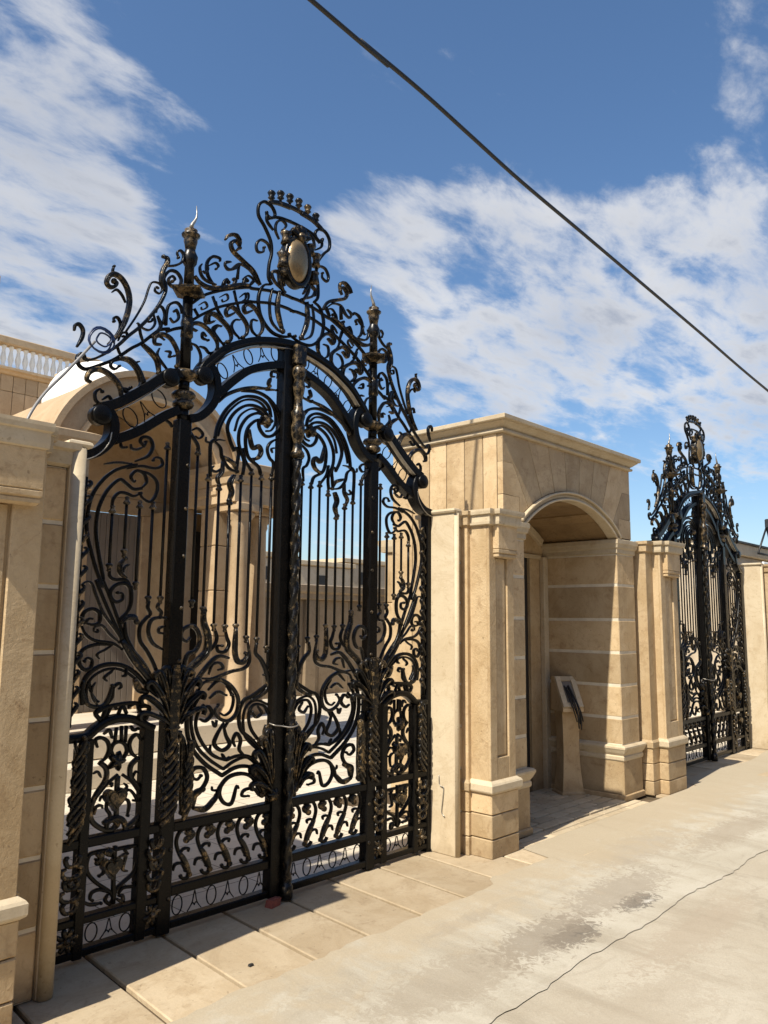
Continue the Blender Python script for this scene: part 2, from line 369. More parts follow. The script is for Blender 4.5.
def stone(name, c0, c1, c2, tint=.22, rough=.62, bump=.25, scale=1.0, dirt=.35, foot=.45):
    mt, nt, b = new_mat(name)
    v = coords(nt); L = nt.links.new
    at = N(nt, 'ShaderNodeAttribute', attribute_name='tint')
    # each block samples its own piece of the slab
    off = N(nt, 'ShaderNodeVectorMath', operation='ADD'); sc = N(nt, 'ShaderNodeVectorMath', operation='SCALE'); L(at.outputs['Vector'], sc.inputs[0]); sc.inputs['Scale'].default_value = 17.0
    L(v, off.inputs[0]); L(sc.outputs[0], off.inputs[1]); vv = off.outputs[0]
    big = noise(nt, vv, 2.6*scale, 7, .62, .8); med = noise(nt, vv, 11*scale, 8, .68, .5); fine = noise(nt, vv, 70*scale, 5, .65)
    c = mix(nt, ramp(nt, big, .38, .62), c0, c1)
    c = mix(nt, mathn(nt, 'MULTIPLY', ramp(nt, med, .52, .74), .7), c, c2)
    veins = noise(nt, vv, 5.0*scale, 9, .7, 2.2)
    c = mix(nt, mathn(nt, 'MULTIPLY', ramp(nt, veins, .60, .72), .32), c, c2)
    v2 = noise(nt, vv, 1.7*scale, 8, .6, 1.2)                      # thin sedimentary veins: narrow band of one noise level
    band = mathn(nt, 'ABSOLUTE', mathn(nt, 'SUBTRACT', v2, .5)); c = mix(nt, mathn(nt, 'MULTIPLY', ramp(nt, band, .020, .002), .22), c, c2)
    pits = noise(nt, vv, 42*scale, 3, .5); c = mix(nt, mathn(nt, 'MULTIPLY', ramp(nt, pits, .66, .74), .5), c, tuple(x*.6 for x in c2))
    tv = mathn(nt, 'MULTIPLY_ADD', at.outputs['Fac'], tint, 1-tint*.5)
    fl = mathn(nt, 'MULTIPLY_ADD', fine, .22, .89)
    hsv = N(nt, 'ShaderNodeHueSaturation'); L(c, hsv.inputs['Color']); L(mathn(nt, 'MULTIPLY', tv, fl), hsv.inputs['Value'])
    # weathering streaks that run down the stone
    st = noise(nt, coords(nt, (9, 9, .7)), 1.0, 5, .6)
    c = mix(nt, mathn(nt, 'MULTIPLY', ramp(nt, st, .58, .78), dirt), hsv.outputs[0], tuple(x*.55 for x in c2))
    sp = N(nt, 'ShaderNodeSeparateXYZ'); L(v, sp.inputs[0])        # splash dirt along the wall foot
    dn = noise(nt, v, 7, 6, .7); fd = ramp(nt, mathn(nt, 'ADD', sp.outputs[2], mathn(nt, 'MULTIPLY', dn, .42)), .36, .16)
    c = mix(nt, mathn(nt, 'MULTIPLY', fd, foot), c, tuple(x*.6 for x in c2))
    L(c, b.inputs['Base Color'])
    b.inputs['Roughness'].default_value = rough; b.inputs['Specular IOR Level'].default_value = .35
    bp = N(nt, 'ShaderNodeBump', i_Strength=bump, i_Distance=.012); L(mathn(nt, 'ADD', mathn(nt, 'MULTIPLY', med, .7), mathn(nt, 'MULTIPLY', fine, .35)), bp.inputs['Height']); L(bp.outputs[0], b.inputs['Normal'])
    return mt
def mathn(nt, op, a, b=None, c=None):
    n = N(nt, 'ShaderNodeMath', operation=op)
    for i, x in enumerate((a, b, c)):
        if x is None: continue
        if isinstance(x, (int, float)): n.inputs[i].default_value = x
        else: nt.links.new(x, n.inputs[i])
    return n.outputs[0]
def plain(name, col, rough=.5, metal=0, spec=.5, var=.15, vscale=12, bump=0):
    mt, nt, b = new_mat(name); v = coords(nt); n = noise(nt, v, vscale, 6, .6)
    c = mix(nt, ramp(nt, n, .3, .7), tuple(x*(1-var) for x in col), tuple(min(1, x*(1+var)) for x in col))
    nt.links.new(c, b.inputs['Base Color']); b.inputs['Metallic'].default_value = metal; b.inputs['Specular IOR Level'].default_value = spec
    nt.links.new(mathn(nt, 'MULTIPLY_ADD', n, .25, rough-.12), b.inputs['Roughness'])
    if bump:
        bp = N(nt, 'ShaderNodeBump', i_Strength=bump, i_Distance=.01); nt.links.new(noise(nt, v, vscale*5, 4, .6), bp.inputs['Height']); nt.links.new(bp.outputs[0], b.inputs['Normal'])
    return mt
def iron(name, lo, hi, gold=(.34, .22, .10), spec=.3):
    mt, nt, b = new_mat(name)
    g = N(nt, 'ShaderNodeTexCoord'); v = g.outputs['Object']; L = nt.links.new
    a = noise(nt, v, 26, 5, .65); a2 = noise(nt, v, 140, 4, .6)
    f = ramp(nt, mathn(nt, 'ADD', mathn(nt, 'MULTIPLY', a, .7), mathn(nt, 'MULTIPLY', a2, .3)), lo, hi)
    c = mix(nt, f, (.0045, .0042, .004), gold)
    L(c, b.inputs['Base Color']); L(mathn(nt, 'MULTIPLY', f, .55), b.inputs['Metallic'])
    L(mathn(nt, 'MULTIPLY_ADD', a2, .3, .15), b.inputs['Roughness'])
    b.inputs['Specular IOR Level'].default_value = spec
    bp = N(nt, 'ShaderNodeBump', i_Strength=.25, i_Distance=.003); L(a2, bp.inputs['Height']); L(bp.outputs[0], b.inputs['Normal'])
    return mt
TRAV = stone('travertine', (.475, .355, .210), (.40, .285, .155), (.25, .155, .075), tint=.42, bump=.6)
GROUT = plain('pale_grout', (.60, .53, .41), .9, spec=.1, var=.1)
TRAVL = stone('pale_travertine', (.51, .425, .295), (.46, .37, .245), (.35, .26, .155), dirt=.15)
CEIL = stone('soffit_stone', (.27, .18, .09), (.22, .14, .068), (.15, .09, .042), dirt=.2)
HOUSE = stone('house_stone', (.44, .325, .20), (.39, .28, .165), (.30, .20, .11), dirt=.15)
WHITE = plain('white_render', (.80, .78, .72), .8, var=.05, vscale=2, spec=.2)
MORTAR = plain('mortar', (.085, .06, .036), .95, spec=.1)
SLAB = stone('paving_slab', (.425, .34, .228), (.37, .285, .18), (.27, .195, .115), tint=.40, rough=.75, bump=.35, dirt=.2, foot=0.0)
PAVER = stone('porch_paver', (.50, .41, .28), (.44, .35, .23), (.33, .25, .16), tint=.25, rough=.8, dirt=.1, foot=0.0)
MARBLE = stone('courtyard_marble', (.62, .55, .44), (.57, .50, .39), (.48, .41, .31), tint=.16, rough=.45, bump=.08, dirt=.05, foot=0.0)
BLACK = iron('black_iron', .76, .90, spec=.16)
PATINA = iron('rubbed_iron', .54, .70, (.26, .185, .10))
BRONZE = iron('bronze_leaf', .49, .68, (.32, .22, .105))
GOLD = iron('aged_gold', .45, .68, (.27, .19, .10))
BRASS = iron('tarnished_brass', .12, .50, (.26, .185, .10))
SILVER = plain('bare_steel', (.36, .33, .28), .4, metal=.7)
DARK = plain('dark_opening', (.018, .017, .016), .6)
SHUT = plain('grey_brown_shutter', (.17, .145, .12), .6, var=.12, vscale=3)
CABLE = plain('cable_rubber', (.012, .012, .013), .5)
BLUE = plain('blue_cable', (.010, .026, .085), .4)
GREYC = plain('grey_cable', (.22, .215, .21), .4)
BRICK = plain('red_brick', (.22, .06, .04), .9, var=.3, bump=.4)
FARWALL = stone('far_render', (.46, .385, .28), (.42, .345, .245), (.35, .27, .19), dirt=.3)
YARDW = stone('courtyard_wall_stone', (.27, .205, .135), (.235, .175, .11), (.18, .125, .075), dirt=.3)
RIB = plain('ribbed_sheet', (.20, .18, .15), .6, var=.15, vscale=2)
GLASS = plain('floodlight_glass', (.75, .75, .72), .15, var=.03)

# ------------------------------------------------------------------ mesh building
class MB:
    def __init__(s): s.v, s.f, s.m, s.t, s.sm = [], [], [], [], []
    def add(s, vs, fs, mi=0, tint=None, smooth=False):
        o = len(s.v); s.v += [tuple(p) for p in vs]
        t = random.random() if tint is None else tint
        for f in fs: s.f.append(tuple(i+o for i in f)); s.m.append(mi); s.t.append(t); s.sm.append(smooth)
    def box(s, x0, x1, y0, y1, z0, z1, ch=.005, mi=0, tint=None):
        c = min(ch, (x1-x0)*.3, (y1-y0)*.3, (z1-z0)*.3)
        A = ((x0, x1), (y0, y1), (z0, z1)); vs = []; idx = {}
        for ix in (0, 1):
            for iy in (0, 1):
                for iz in (0, 1):
                    k = (ix, iy, iz)
                    for ax in range(3):   # vertex lying on the face normal to ax
                        p = []
                        for a in range(3):
                            q = A[a][k[a]]
                            if a != ax: q += c if k[a] == 0 else -c
                            p.append(q)
                        idx[(k, ax)] = len(vs); vs.append(p)
        fs = []
        def q(ax, sgn):
            o = [a for a in range(3) if a != ax]; r = []
            for (i, j) in ((0, 0), (1, 0), (1, 1), (0, 1)):
                k = [0, 0, 0]; k[ax] = sgn; k[o[0]] = i; k[o[1]] = j; r.append(idx[(tuple(k), ax)])
            return r
        ctr = Vector(((x0+x1)/2, (y0+y1)/2, (z0+z1)/2))
        for ax in range(3):
            for sg in (0, 1): fs.append(q(ax, sg))
        for ax in range(3):               # edges parallel to ax
            o = [a for a in range(3) if a != ax]
            for i in (0, 1):
                for j in (0, 1):
                    k0 = [0, 0, 0]; k1 = [0, 0, 0]; k1[ax] = 1
                    k0[o[0]] = k1[o[0]] = i; k0[o[1]] = k1[o[1]] = j; k0 = tuple(k0); k1 = tuple(k1)
                    fs.append([idx[(k0, o[0])], idx[(k1, o[0])], idx[(k1, o[1])], idx[(k0, o[1])]])
        for ix in (0, 1):
            for iy in (0, 1):
                for iz in (0, 1):
                    k = (ix, iy, iz); fs.append([idx[(k, 0)], idx[(k, 1)], idx[(k, 2)]])
        out = []
        for f in fs:
            a, b_, c_ = (Vector(vs[f[0]]), Vector(vs[f[1]]), Vector(vs[f[2]])); n = (b_-a).cross(c_-a); fc = sum((Vector(vs[i]) for i in f), Vector())/len(f)
            out.append(f if n.dot(fc-ctr) > 0 else f[::-1])
        s.add(vs, out, mi, tint)
        return s
    def prism(s, poly, y0, y1, mi=0, tint=None, ch=0):          # polygon in (x, z), extruded in y (y0 = front)
        a = sum(poly[i][0]*poly[(i+1) % len(poly)][1]-poly[(i+1) % len(poly)][0]*poly[i][1] for i in range(len(poly)))
        if a < 0: poly = poly[::-1]
        n = len(poly)
        vs = [(x, y0, z) for x, z in poly]+[(x, y1, z) for x, z in poly]
        fs = [list(range(n)), [n+i for i in range(n)][::-1]]+[[(i+1) % n, i, n+i, n+(i+1) % n] for i in range(n)]
        s.add(vs, fs, mi, tint); return s
    def ring(s, x0, x1, y0, y1, prof, mi=0, tint=None):         # moulding swept round a rectangle: prof = [(outset, z)] upwards
        vs, fs = [], []
        for (o, z) in prof: vs += [(x0-o, y0-o, z), (x1+o, y0-o, z), (x1+o, y1+o, z), (x0-o, y1+o, z)]
        k = len(prof)
        for i in range(k-1):
            for j in range(4): fs.append([i*4+j, i*4+(j+1) % 4, (i+1)*4+(j+1) % 4, (i+1)*4+j])
        fs.append([3, 2, 1, 0]); fs.append([(k-1)*4+j for j in range(4)])
        s.add(vs, fs, mi, tint); return s
    def lathe(s, prof, c, axis='z', seg=14, mi=0, tint=None, smooth=True, twist=None):   # prof = [(r, h)]
        vs, fs = [], []
        for (r, h) in prof:
            for j in range(seg):
                t = 2*math.pi*j/seg; rr = r*(twist(t, h) if twist else 1)
                a, b = rr*math.cos(t), rr*math.sin(t)
                vs.append((c[0]+a, c[1]+b, c[2]+h) if axis == 'z' else (c[0]+a, c[1]-h, c[2]+b))
        k = len(prof)
        for i in range(k-1):
            for j in range(seg): fs.append([i*seg+j, i*seg+(j+1) % seg, (i+1)*seg+(j+1) % seg, (i+1)*seg+j])
        fs.append([j for j in range(seg)][::-1]); fs.append([(k-1)*seg+j for j in range(seg)])
        s.add(vs, fs, mi, tint, smooth); return s
    def ribbon(s, pts, w, d, y, taper='n', mi=0, sub=5, closed=False, round_=.3, smooth=True):   # flat bar scroll, pts in (x, z), depth d in y, centred on y
        P = spline([Vector((a, b)) for a, b in pts], sub, closed); n = len(P)
        if n < 2: return s
        cum = [0]
        for i in range(1, n): cum.append(cum[-1]+(P[i]-P[i-1]).length)
        tot = cum[-1] or 1
        vs, fs = [], []
        for i in range(n):
            if closed: t = P[(i+1) % n]-P[i-1]
            else: t = P[min(i+1, n-1)]-P[max(i-1, 0)]
            if t.length < 1e-9: t = Vector((1, 0))
            t.normalize(); nn = Vector((-t.y, t.x)); f = cum[i]/tot
            k = 1.0
            if taper == 'e': k = .40+.60*min(1, math.sin(math.pi*min(1, max(0, f*.86+.07)))*1.25)
            hw, hd = w*k/2, d*(.55+.45*k)/2; a, b = hw*(1-round_), hd*(1-round_)
            for (o, e) in ((hw, -b), (a, -hd), (-a, -hd), (-hw, -b), (-hw, b), (-a, hd), (a, hd), (hw, b)):
                q = P[i]+nn*o; vs.append((q.x, y+e, q.y))
        m_ = n if closed else n-1
        for i in range(m_):
            i2 = (i+1) % n
            for j in range(8): fs.append([i*8+j, i*8+(j+1) % 8, i2*8+(j+1) % 8, i2*8+j])
        if not closed: fs.append(list(range(8))[::-1]); fs.append([(n-1)*8+j for j in range(8)])
        s.add(vs, fs, mi, None, smooth and w < .046); return s
    def tube(s, P, r, seg=8, mi=0, taper=None):                 # round tube along 3-D points
        P = [Vector(p) for p in P]; n = len(P); vs, fs = [], []; u0 = None
        for i in range(n):
            t = (P[min(i+1, n-1)]-P[max(i-1, 0)]).normalized()
            if u0 is None: u0 = t.orthogonal().normalized()
            u0 = (u0-t*u0.dot(t)).normalized(); w_ = t.cross(u0); rr = r*(taper(i/(n-1)) if taper else 1)
            for j in range(seg):
                a = 2*math.pi*j/seg; vs.append(P[i]+u0*rr*math.cos(a)+w_*rr*math.sin(a))
        for i in range(n-1):
            for j in range(seg): fs.append([i*seg+j, i*seg+(j+1) % seg, (i+1)*seg+(j+1) % seg, (i+1)*seg+j])
        fs.append(list(range(seg))[::-1]); fs.append([(n-1)*seg+j for j in range(seg)])
        s.add(vs, fs, mi, None, True); return s
    def mirrored(s):
        b = MB(); b.v = [(-x, y, z) for x, y, z in s.v]; b.f = [f[::-1] for f in s.f]; b.m = list(s.m); b.t = list(s.t); b.sm = list(s.sm); return b
    def join(s, o):
        k = len(s.v); s.v += o.v; s.f += [tuple(i+k for i in f) for f in o.f]; s.m += o.m; s.t += o.t; s.sm += o.sm; return s
    def build(s, name, mats, parent=None, loc=(0, 0, 0)):
        me = bpy.data.meshes.new(name); me.from_pydata(s.v, [], s.f)
        for mt in (mats if isinstance(mats, (list, tuple)) else [mats]): me.materials.append(mt)
        me.polygons.foreach_set('material_index', s.m); me.polygons.foreach_set('use_smooth', s.sm)
        a = me.attributes.new('tint', 'FLOAT', 'FACE'); a.data.foreach_set('value', s.t)
        me.update()
        o = bpy.data.objects.new(name, me); COL.objects.link(o); o.location = loc
        if parent: o.parent = parent
        return o
def spline(P, sub, closed=False):
    n = len(P)
    if n < 3: return P
    out = []; m_ = n if closed else n-1
    for i in range(m_):
        p0 = P[i-1] if (i > 0 or closed) else P[0]*2-P[1]
        p1, p2 = P[i], P[(i+1) % n]
        p3 = P[(i+2) % n] if (i+2 < n or closed) else P[-1]*2-P[-2]
        for k in range(sub):
            t = k/sub; out.append(.5*((2*p1)+(p2-p0)*t+(2*p0-5*p1+4*p2-p3)*t*t+(3*p1-p0-3*p2+p3)*t**3))
    if not closed: out.append(P[-1])
    return out
def smooth3(P, sub=6):
    P = [Vector(p) for p in P]; out = []
    for i in range(len(P)-1):
        p0 = P[i-1] if i else P[0]*2-P[1]; p1 = P[i]; p2 = P[i+1]; p3 = P[i+2] if i+2 < len(P) else P[-1]*2-P[-2]
        for k in range(sub):
            t = k/sub; out.append(.5*((2*p1)+(p2-p0)*t+(2*p0-5*p1+4*p2-p3)*t*t+(3*p1-p0-3*p2+p3)*t**3))
    return out+[P[-1]]
def empty(name, loc, label=None, cat=None, group=None):
    o = bpy.data.objects.new(name, None); COL.objects.link(o); o.location = loc; o.empty_display_size = .1
    if label: o['label'] = label
    if cat: o['category'] = cat
    if group: o['group'] = group
    return o
def tag(o, label=None, cat=None, group=None, kind=None):
    for k, v in (('label', label), ('category', cat), ('group', group), ('kind', kind)):
        if v: o[k] = v
    return o
def rel(mb, loc):                                              # world-built mesh made relative to its thing
    mb.v = [(x-loc[0], y-loc[1], z-loc[2]) for x, y, z in mb.v]; return mb

# ================================================================== THE GATE (built round its own centre: x = along wall, y = 0 front plane, z up)
def scroll_mb(key, flip_depth=0.0, y0=.03, dscale=1.0):
    mb = MB(); rr = random.Random(hash(key) % 1000 if False else sum(map(ord, key)))
    for line in SC[key].split('\n'):
        p = line.split(); W = int(p[0])/1000; tp = p[1]
        pts = [tuple(int(q)/1000 for q in c.split(',')) for c in p[2:]]
        ws = {'LL': 1.36, 'SM': 1.22, 'ST': 1.12, 'LT': 1.15, 'SD': 1.18, 'SH': 1.2, 'SS': 1.15}.get(key, 1.0)
        w = max(.009, W*ws); d = (.013+W*.6)*dscale*rr.uniform(.92, 1.08)
        mi = 0
        if tp == 'e' and W >= .020: mi = 2
        elif tp == 'e' and rr.random() < .45: mi = 1
        elif W >= .020: mi = 1
        mb.ribbon(pts, w, d, y0+rr.uniform(-.006, .006), tp, mi)
        if tp == 'e' and W >= .020 and len(pts) > 3:               # a raised midrib on the leaf-like scrolls
            mb.ribbon(pts[:-1], w*.35, .012, y0-d/2-.001+rr.uniform(-.002, .002), 'e', 1)
        if tp == 'e' and .011 <= W and rr.random() < .75:          # rolled terminal bead
            c = pts[-1]; mb.lathe([(.001, -.014), (W*.55, -.010), (W*.62, 0), (W*.55, .010), (.001, .014)], (c[0], y0, c[1]), 'y', 8, mi)
    return mb
def heart(mb, x, z, r):
    P = []
    for i in range(24):
        t = 2*math.pi*i/24; P.append((x+r*.92*math.sin(t)**3, z+r*(.78*math.cos(t)-.32*math.cos(2*t)-.13*math.cos(3*t)-.06*math.cos(4*t))))
    mb.prism(P, -.004, .044, 2)
    mb.prism([(x+(a-x)*.72, z+(c-z)*.72) for a, c in P], -.014, -.0042, 3)
IRON = [BLACK, PATINA, BRONZE, GOLD]
def both(parent, name, mb, mats=IRON):
    a = mb.build(name, mats, parent); b = mb.mirrored().build(name, mats, parent); return a, b
def build_gate(loc, label):
    g = empty('ornate_gate', loc, label, 'gate', 'wrought iron gates in the boundary wall')
    # frame posts
    mb = MB().box(-.797, -.717, 0, .075, .01, 2.70, .006)
    for z in (.18, .42, .62, 1.12, 1.38, 1.66, 1.94, 2.2, 2.44): mb.lathe([(.012, 0), (.011, .005), (.006, .009), (.001, .010)], (-.735, 0, z), 'y', 8, 3)
    both(g, 'post', mb)
    both(g, 'hanging_stile', MB().box(-1.402, -1.325, .004, .074, .0, 2.42, .006))
    both(g, 'door_stile', MB().box(-1.232, -1.182, .002, .062, .02, 1.02, .005))
    both(g, 'door_stile', MB().box(-.915, -.856, .003, .063, .02, 1.055, .005))
    MB().box(-.078, -.012, -.012, .07, .02, 3.33, .006).box(-.0125, .058, .006, .066, .02, 3.19, .004).build('meeting_stile', IRON, g)
    # twisted gilt column on the meeting stile
    def tw(t, h): return 1+.24*math.cos(2*t-h*48)+.12*math.cos(5*t+h*110)*math.cos(h*160)
    prof = [(.034, .01), (.038, .02), (.038, .08), (.030, .09)]
    z = .10
    while z < 2.598: prof.append((.0255, z)); z += .009
    MB().lathe(prof, (.024, -.03, 0), 'z', 18, 1, None, True, lambda t, h: tw(t, h) if h > .1 else 1).build('twisted_column', IRON, g)
    mb = MB(); q = []
    for (r, h) in ((.03, 2.60), (.044, 2.61), (.044, 2.63), (.03, 2.65), (.026, 2.70), (.040, 2.74), (.043, 2.76), (.043, 2.80), (.036, 2.83), (.044, 2.86), (.044, 2.89), (.030, 2.91), (.024, 2.97), (.034, 3.02), (.040, 3.06), (.030, 3.10), (.044, 3.13), (.044, 3.17), (.03, 3.19)): q.append((r, h))
    mb.lathe(q, (.024, -.03, 0), 'z', 16, 3).build('baluster_finial', IRON, g)
    MB().box(-.02, .075, -.05, .05, 3.195, 3.33, .01, 2).build('keystone', IRON, g)
    MB().tube(smooth3([(-.095, .02, 1.00), (-.088, -.022, .992), (-.045, -.032, .985), (-.01, -.065, .978), (.024, -.078, .982), (.060, -.060, .988), (.070, .0, .995)], 4), .0042, 6).build('chain', SILVER, g)
    # rails
    def rail(x0, x1, z0, z1, y0=.004, y1=.066):
        o = MB().box(x0, x1, y0, y1, z0, z1, .006); return o
    for (x0, x1, z0, z1) in ((-.72, -.078, .503, .552), (-.72, -.078, .186, .236), (-.72, -.078, .028, .068)):
        both(g, 'rail', rail(x0, x1, z0, z1, .006, .064))
    for (x0, x1, z0, z1) in ((-1.33, -.795, .514, .560), (-1.33, -.795, .170, .206), (-1.33, -.795, .026, .062)):
        both(g, 'rail', rail(x0, x1, z0, z1, .008, .066))
    # arch bands
    top = [(-.668, 3.00), (-.64, 3.045), (-.595, 3.09), (-.515, 3.165), (-.42, 3.222), (-.31, 3.272), (-.18, 3.308), (-.06, 3.328), (.0, 3.332)]
    low = [(-.545, 2.895), (-.515, 2.925), (-.445, 2.995), (-.34, 3.082), (-.22, 3.139), (-.10, 3.176), (0, 3.184)]
    both(g, 'arch_rail', MB().ribbon(top, .050, .085, .03, 'n', 0, 6, False, .12).ribbon([(x, z-.012) for x, z in top], .014, .100, .03, 'n', 0, 6, False, .2))
    both(g, 'edge_strip', MB().ribbon([(x*.985, z-.036) for x, z in top[2:]], .007, .034, .005, 'n', 0, 6), [SILVER])
    both(g, 'arch_rail', MB().ribbon(low, .048, .074, .034, 'n', 0, 6, False, .12))
    end = [(-.655, 3.0), (-.61, 3.035), (-.575, 3.0), (-.560, 2.94), (-.562, 2.885), (-.58, 2.83), (-.62, 2.775), (-.675, 2.728), (-.735, 2.706)]
    both(g, 'end_scroll', MB().ribbon(end, .048, .082, .033, 'n', 0, 6, False, .12).lathe([(.010, -.010), (.020, -.018), (.030, -.012), (.040, -.018), (.050, -.016), (.052, .05), (.046, .055), (.03, .06)], (-.655, .03, 2.972), 'y', 18, 0))
    st = [(-.80, 2.95), (-.88, 2.930), (-.93, 2.890), (-1.02, 2.812), (-1.10, 2.750), (-1.18, 2.696), (-1.255, 2.662)]
    sl_ = [(-.80, 2.745), (-.857, 2.712), (-.91, 2.676), (-1.0, 2.606), (-1.08, 2.555), (-1.165, 2.512)]
    both(g, 'arch_rail', MB().ribbon(st, .052, .085, .028, 'n', 0, 6, False, .12).lathe([(.010, -.010), (.020, -.018), (.030, -.012), (.040, -.018), (.050, -.016), (.052, .05), (.046, .055), (.03, .06)], (-.872, .03, 2.908), 'y', 18, 0))
    both(g, 'edge_strip', MB().ribbon([(x+.012, z-.034) for x, z in st[1:-1]], .007, .034, .005, 'n', 0, 6), [SILVER])
    both(g, 'arch_rail', MB().ribbon(sl_, .050, .074, .036, 'n', 0, 6, False, .12))
    se = [(-1.254, 2.658), (-1.21, 2.650), (-1.185, 2.615), (-1.176, 2.573), (-1.186, 2.516), (-1.226, 2.460), (-1.285, 2.418), (-1.365, 2.40)]
    both(g, 'edge_strip', MB().ribbon([(x-.020*min(1, max(0, (2.62-z)*20)), z-.030) for x, z in se[3:]], .007, .034, .005, 'n', 0, 6), [SILVER])
    both(g, 'end_scroll', MB().ribbon(se, .052, .084, .031, 'n', 0, 6, False, .12).lathe([(.010, -.010), (.020, -.018), (.030, -.012), (.040, -.018), (.050, -.016), (.052, .05), (.046, .055), (.03, .06)], (-1.254, .03, 2.622), 'y', 18, 0))
    # bent-wire ring and A patterns between paired rails
    def pat(mb, kind, x, z, a=0.0, h=.048, w=.030):
        ca, sa = math.cos(a), math.sin(a)
        T = lambda u, v: (x+u*ca-v*sa, z+u*sa+v*ca)
        yy = .035+random.uniform(-.003, .003)
        if kind == 'O':
            mb.ribbon([T(w*math.cos(t), h*math.sin(t)) for t in [2*math.pi*i/12 for i in range(12)]], .0055, .008, yy, 'n', 0, 3, True)
        else:
            for sg in (-1, 1):
                mb.ribbon([T(sg*.002, h), T(sg*.008, h*.5), T(sg*.014, -.1*h), T(sg*.028, -.6*h), T(sg*.044, -h)], .0045, .007, yy+sg*.002, 'n', 0, 3)
                mb.ribbon([T(sg*.022, -h*.45), T(sg*.008, -h*.25), T(0, -h*.55)], .005, .007, yy, 'n', 0, 3)
    mb = MB()
    for k in range(6): pat(mb, 'OA'[k % 2], -.661+.1066*k, .127)
    both(g, 'ring_band', mb)
    mb = MB()
    for k, x in enumerate((-1.129, -1.040, -.952)): pat(mb, 'OA'[k % 2], x, .116, 0, .042, .030)
    both(g, 'ring_band', mb)
    mb = MB()
    for k, (x, z, a) in enumerate(((-.508, 3.045, .62), (-.418, 3.118, .54), (-.328, 3.178, .42), (-.222, 3.226, .30), (-.125, 3.252, .18))): pat(mb, 'OA'[k % 2], x, z, a)
    both(g, 'ring_band', mb)
    mb = MB()
    for k, (x, z, a) in enumerate(((-1.075, 2.652, .62), (-.99, 2.706, .64), (-.91, 2.790, .70))): pat(mb, 'OA'[k % 2], x, z, a, .055, .036)
    both(g, 'ring_band', mb)
    # pickets with gilt cups
    def picket(x, z0, z1):
        p, p2 = both(g, 'picket', MB().lathe([(.0085, z0), (.0085, z1)], (x, .034, 0), 'z', 8, 0))
        for z_, s_ in ((z0, 1), (z1, -1)):
            c = MB()
            pr = [(.006, -.022), (.014, -.016), (.010, -.006), (.013, .002), (.021, .012), (.017, .020), (.004, .026)]
            if s_ < 0: pr = [(r, -h) for r, h in pr][::-1]
            c.lathe([(r, h) for r, h in pr], (x, .034, z_), 'z', 10, 3)
            c.build('cup', IRON, p); c.mirrored().build('cup', IRON, p2)
    tops = (2.538, 2.400, 2.355, 2.280, 2.426, 2.477, 2.457, 2.468); bots = (1.684, 1.649, 1.556, 1.551, 1.556, 1.488, 1.478, 1.427)
    for k in range(8): picket(-.652+.0756*k, bots[k], tops[k])
    for x, a, b in ((-1.145, 1.855, 2.155), (-1.068, 1.933, 2.209), (-.993, 1.769, 2.195), (-.917, 1.698, 2.200), (-.846, 1.699, 2.536)): picket(x, a, b)
    # scrollwork panels
    for key, name in (('OS', 'overthrow_side_scrollwork'), ('OC', 'overthrow_scrollwork'), ('LT', 'shell_scroll'), ('ST', 'side_panel_scrollwork'), ('SM', 'side_fan_scrollwork'), ('LL', 'leaf_scrollwork'), ('SD', 'door_scrollwork'), ('SH', 'heart_panel')):
        mb = scroll_mb(key)
        if key == 'LT': mb.lathe([(.012, -.03), (.034, -.02), (.040, 0), (.030, .028), (.012, .04)], (-.179, .03, 2.808), 'y', 24, 2, None, True, lambda t, h: 1+.22*math.cos(5*t))
        if key == 'SD':
            arch = [(-1.325, 1.030), (-1.265, 1.028), (-1.21, 1.037), (-1.165, 1.070), (-1.107, 1.098), (-1.038, 1.106), (-.958, 1.090), (-.90, 1.058), (-.86, 1.038)]
            mb.ribbon(arch, .040, .070, .033, 'n', 0, 5)
            mb.lathe([(.01, -.03), (.036, -.018), (.040, 0), (.028, .022), (.010, .032)], (-1.052, .02, .898), 'y', 30, 2, None, True, lambda t, h: 1+.34*math.cos(5*t))
            heart(mb, -1.052, .722, .062)
        if key == 'SH': heart(mb, -1.052, .400, .056)
        both(g, name, mb)
    # S scrolls in a row
    s0 = scroll_mb('SS')
    for k in range(5):
        a = MB().join(s0)
        if k == 4: a.v = [(min(x, -.598), y, z) for x, y, z in a.v]
        b = MB().join(a); b.v = [(x+.1295*k, y, z) for x, y, z in a.v]; both(g, 's_scroll', b)
    # leaf-clad columns and rosette plates beside the stiles
    def leafcol(x, z0, z1, w):
        mb = MB(); z = z0; k = 0
        mb.box(x-w*.2, x+w*.2, -.012, .03, z0, z1, .004, 1)
        rl = random.Random(int(x*-1000)+3)
        while z < z1-.03:
            s_ = (1-.5*((z-z0)/(z1-z0))**2)*rl.uniform(.85, 1.1)
            mb.ribbon([(x-w*.50*s_, z-.012), (x-w*.30*s_, z+.002), (x+w*.02, z+.026), (x+w*.30*s_, z+.048), (x+w*.50*s_, z+.082), (x+w*.34*s_, z+.098)], .021, .030, -.006-.004*(k % 2), 'e', 2, 3)
            if k % 2: mb.ribbon([(x+w*.05, z), (x-w*.25*s_, z+.03), (x-w*.48*s_, z+.062), (x-w*.36*s_, z+.076)], .013, .024, -.004, 'e', 1, 3)
            z += .042; k += 1
        mb.ribbon([(x, z1-.03), (x+w*.1, z1+.02), (x+w*.5, z1+.02), (x+w*.45, z1-.02), (x+.1*w, z1-.015)], .016, .03, -.005, 'e', 2, 4)
        return mb
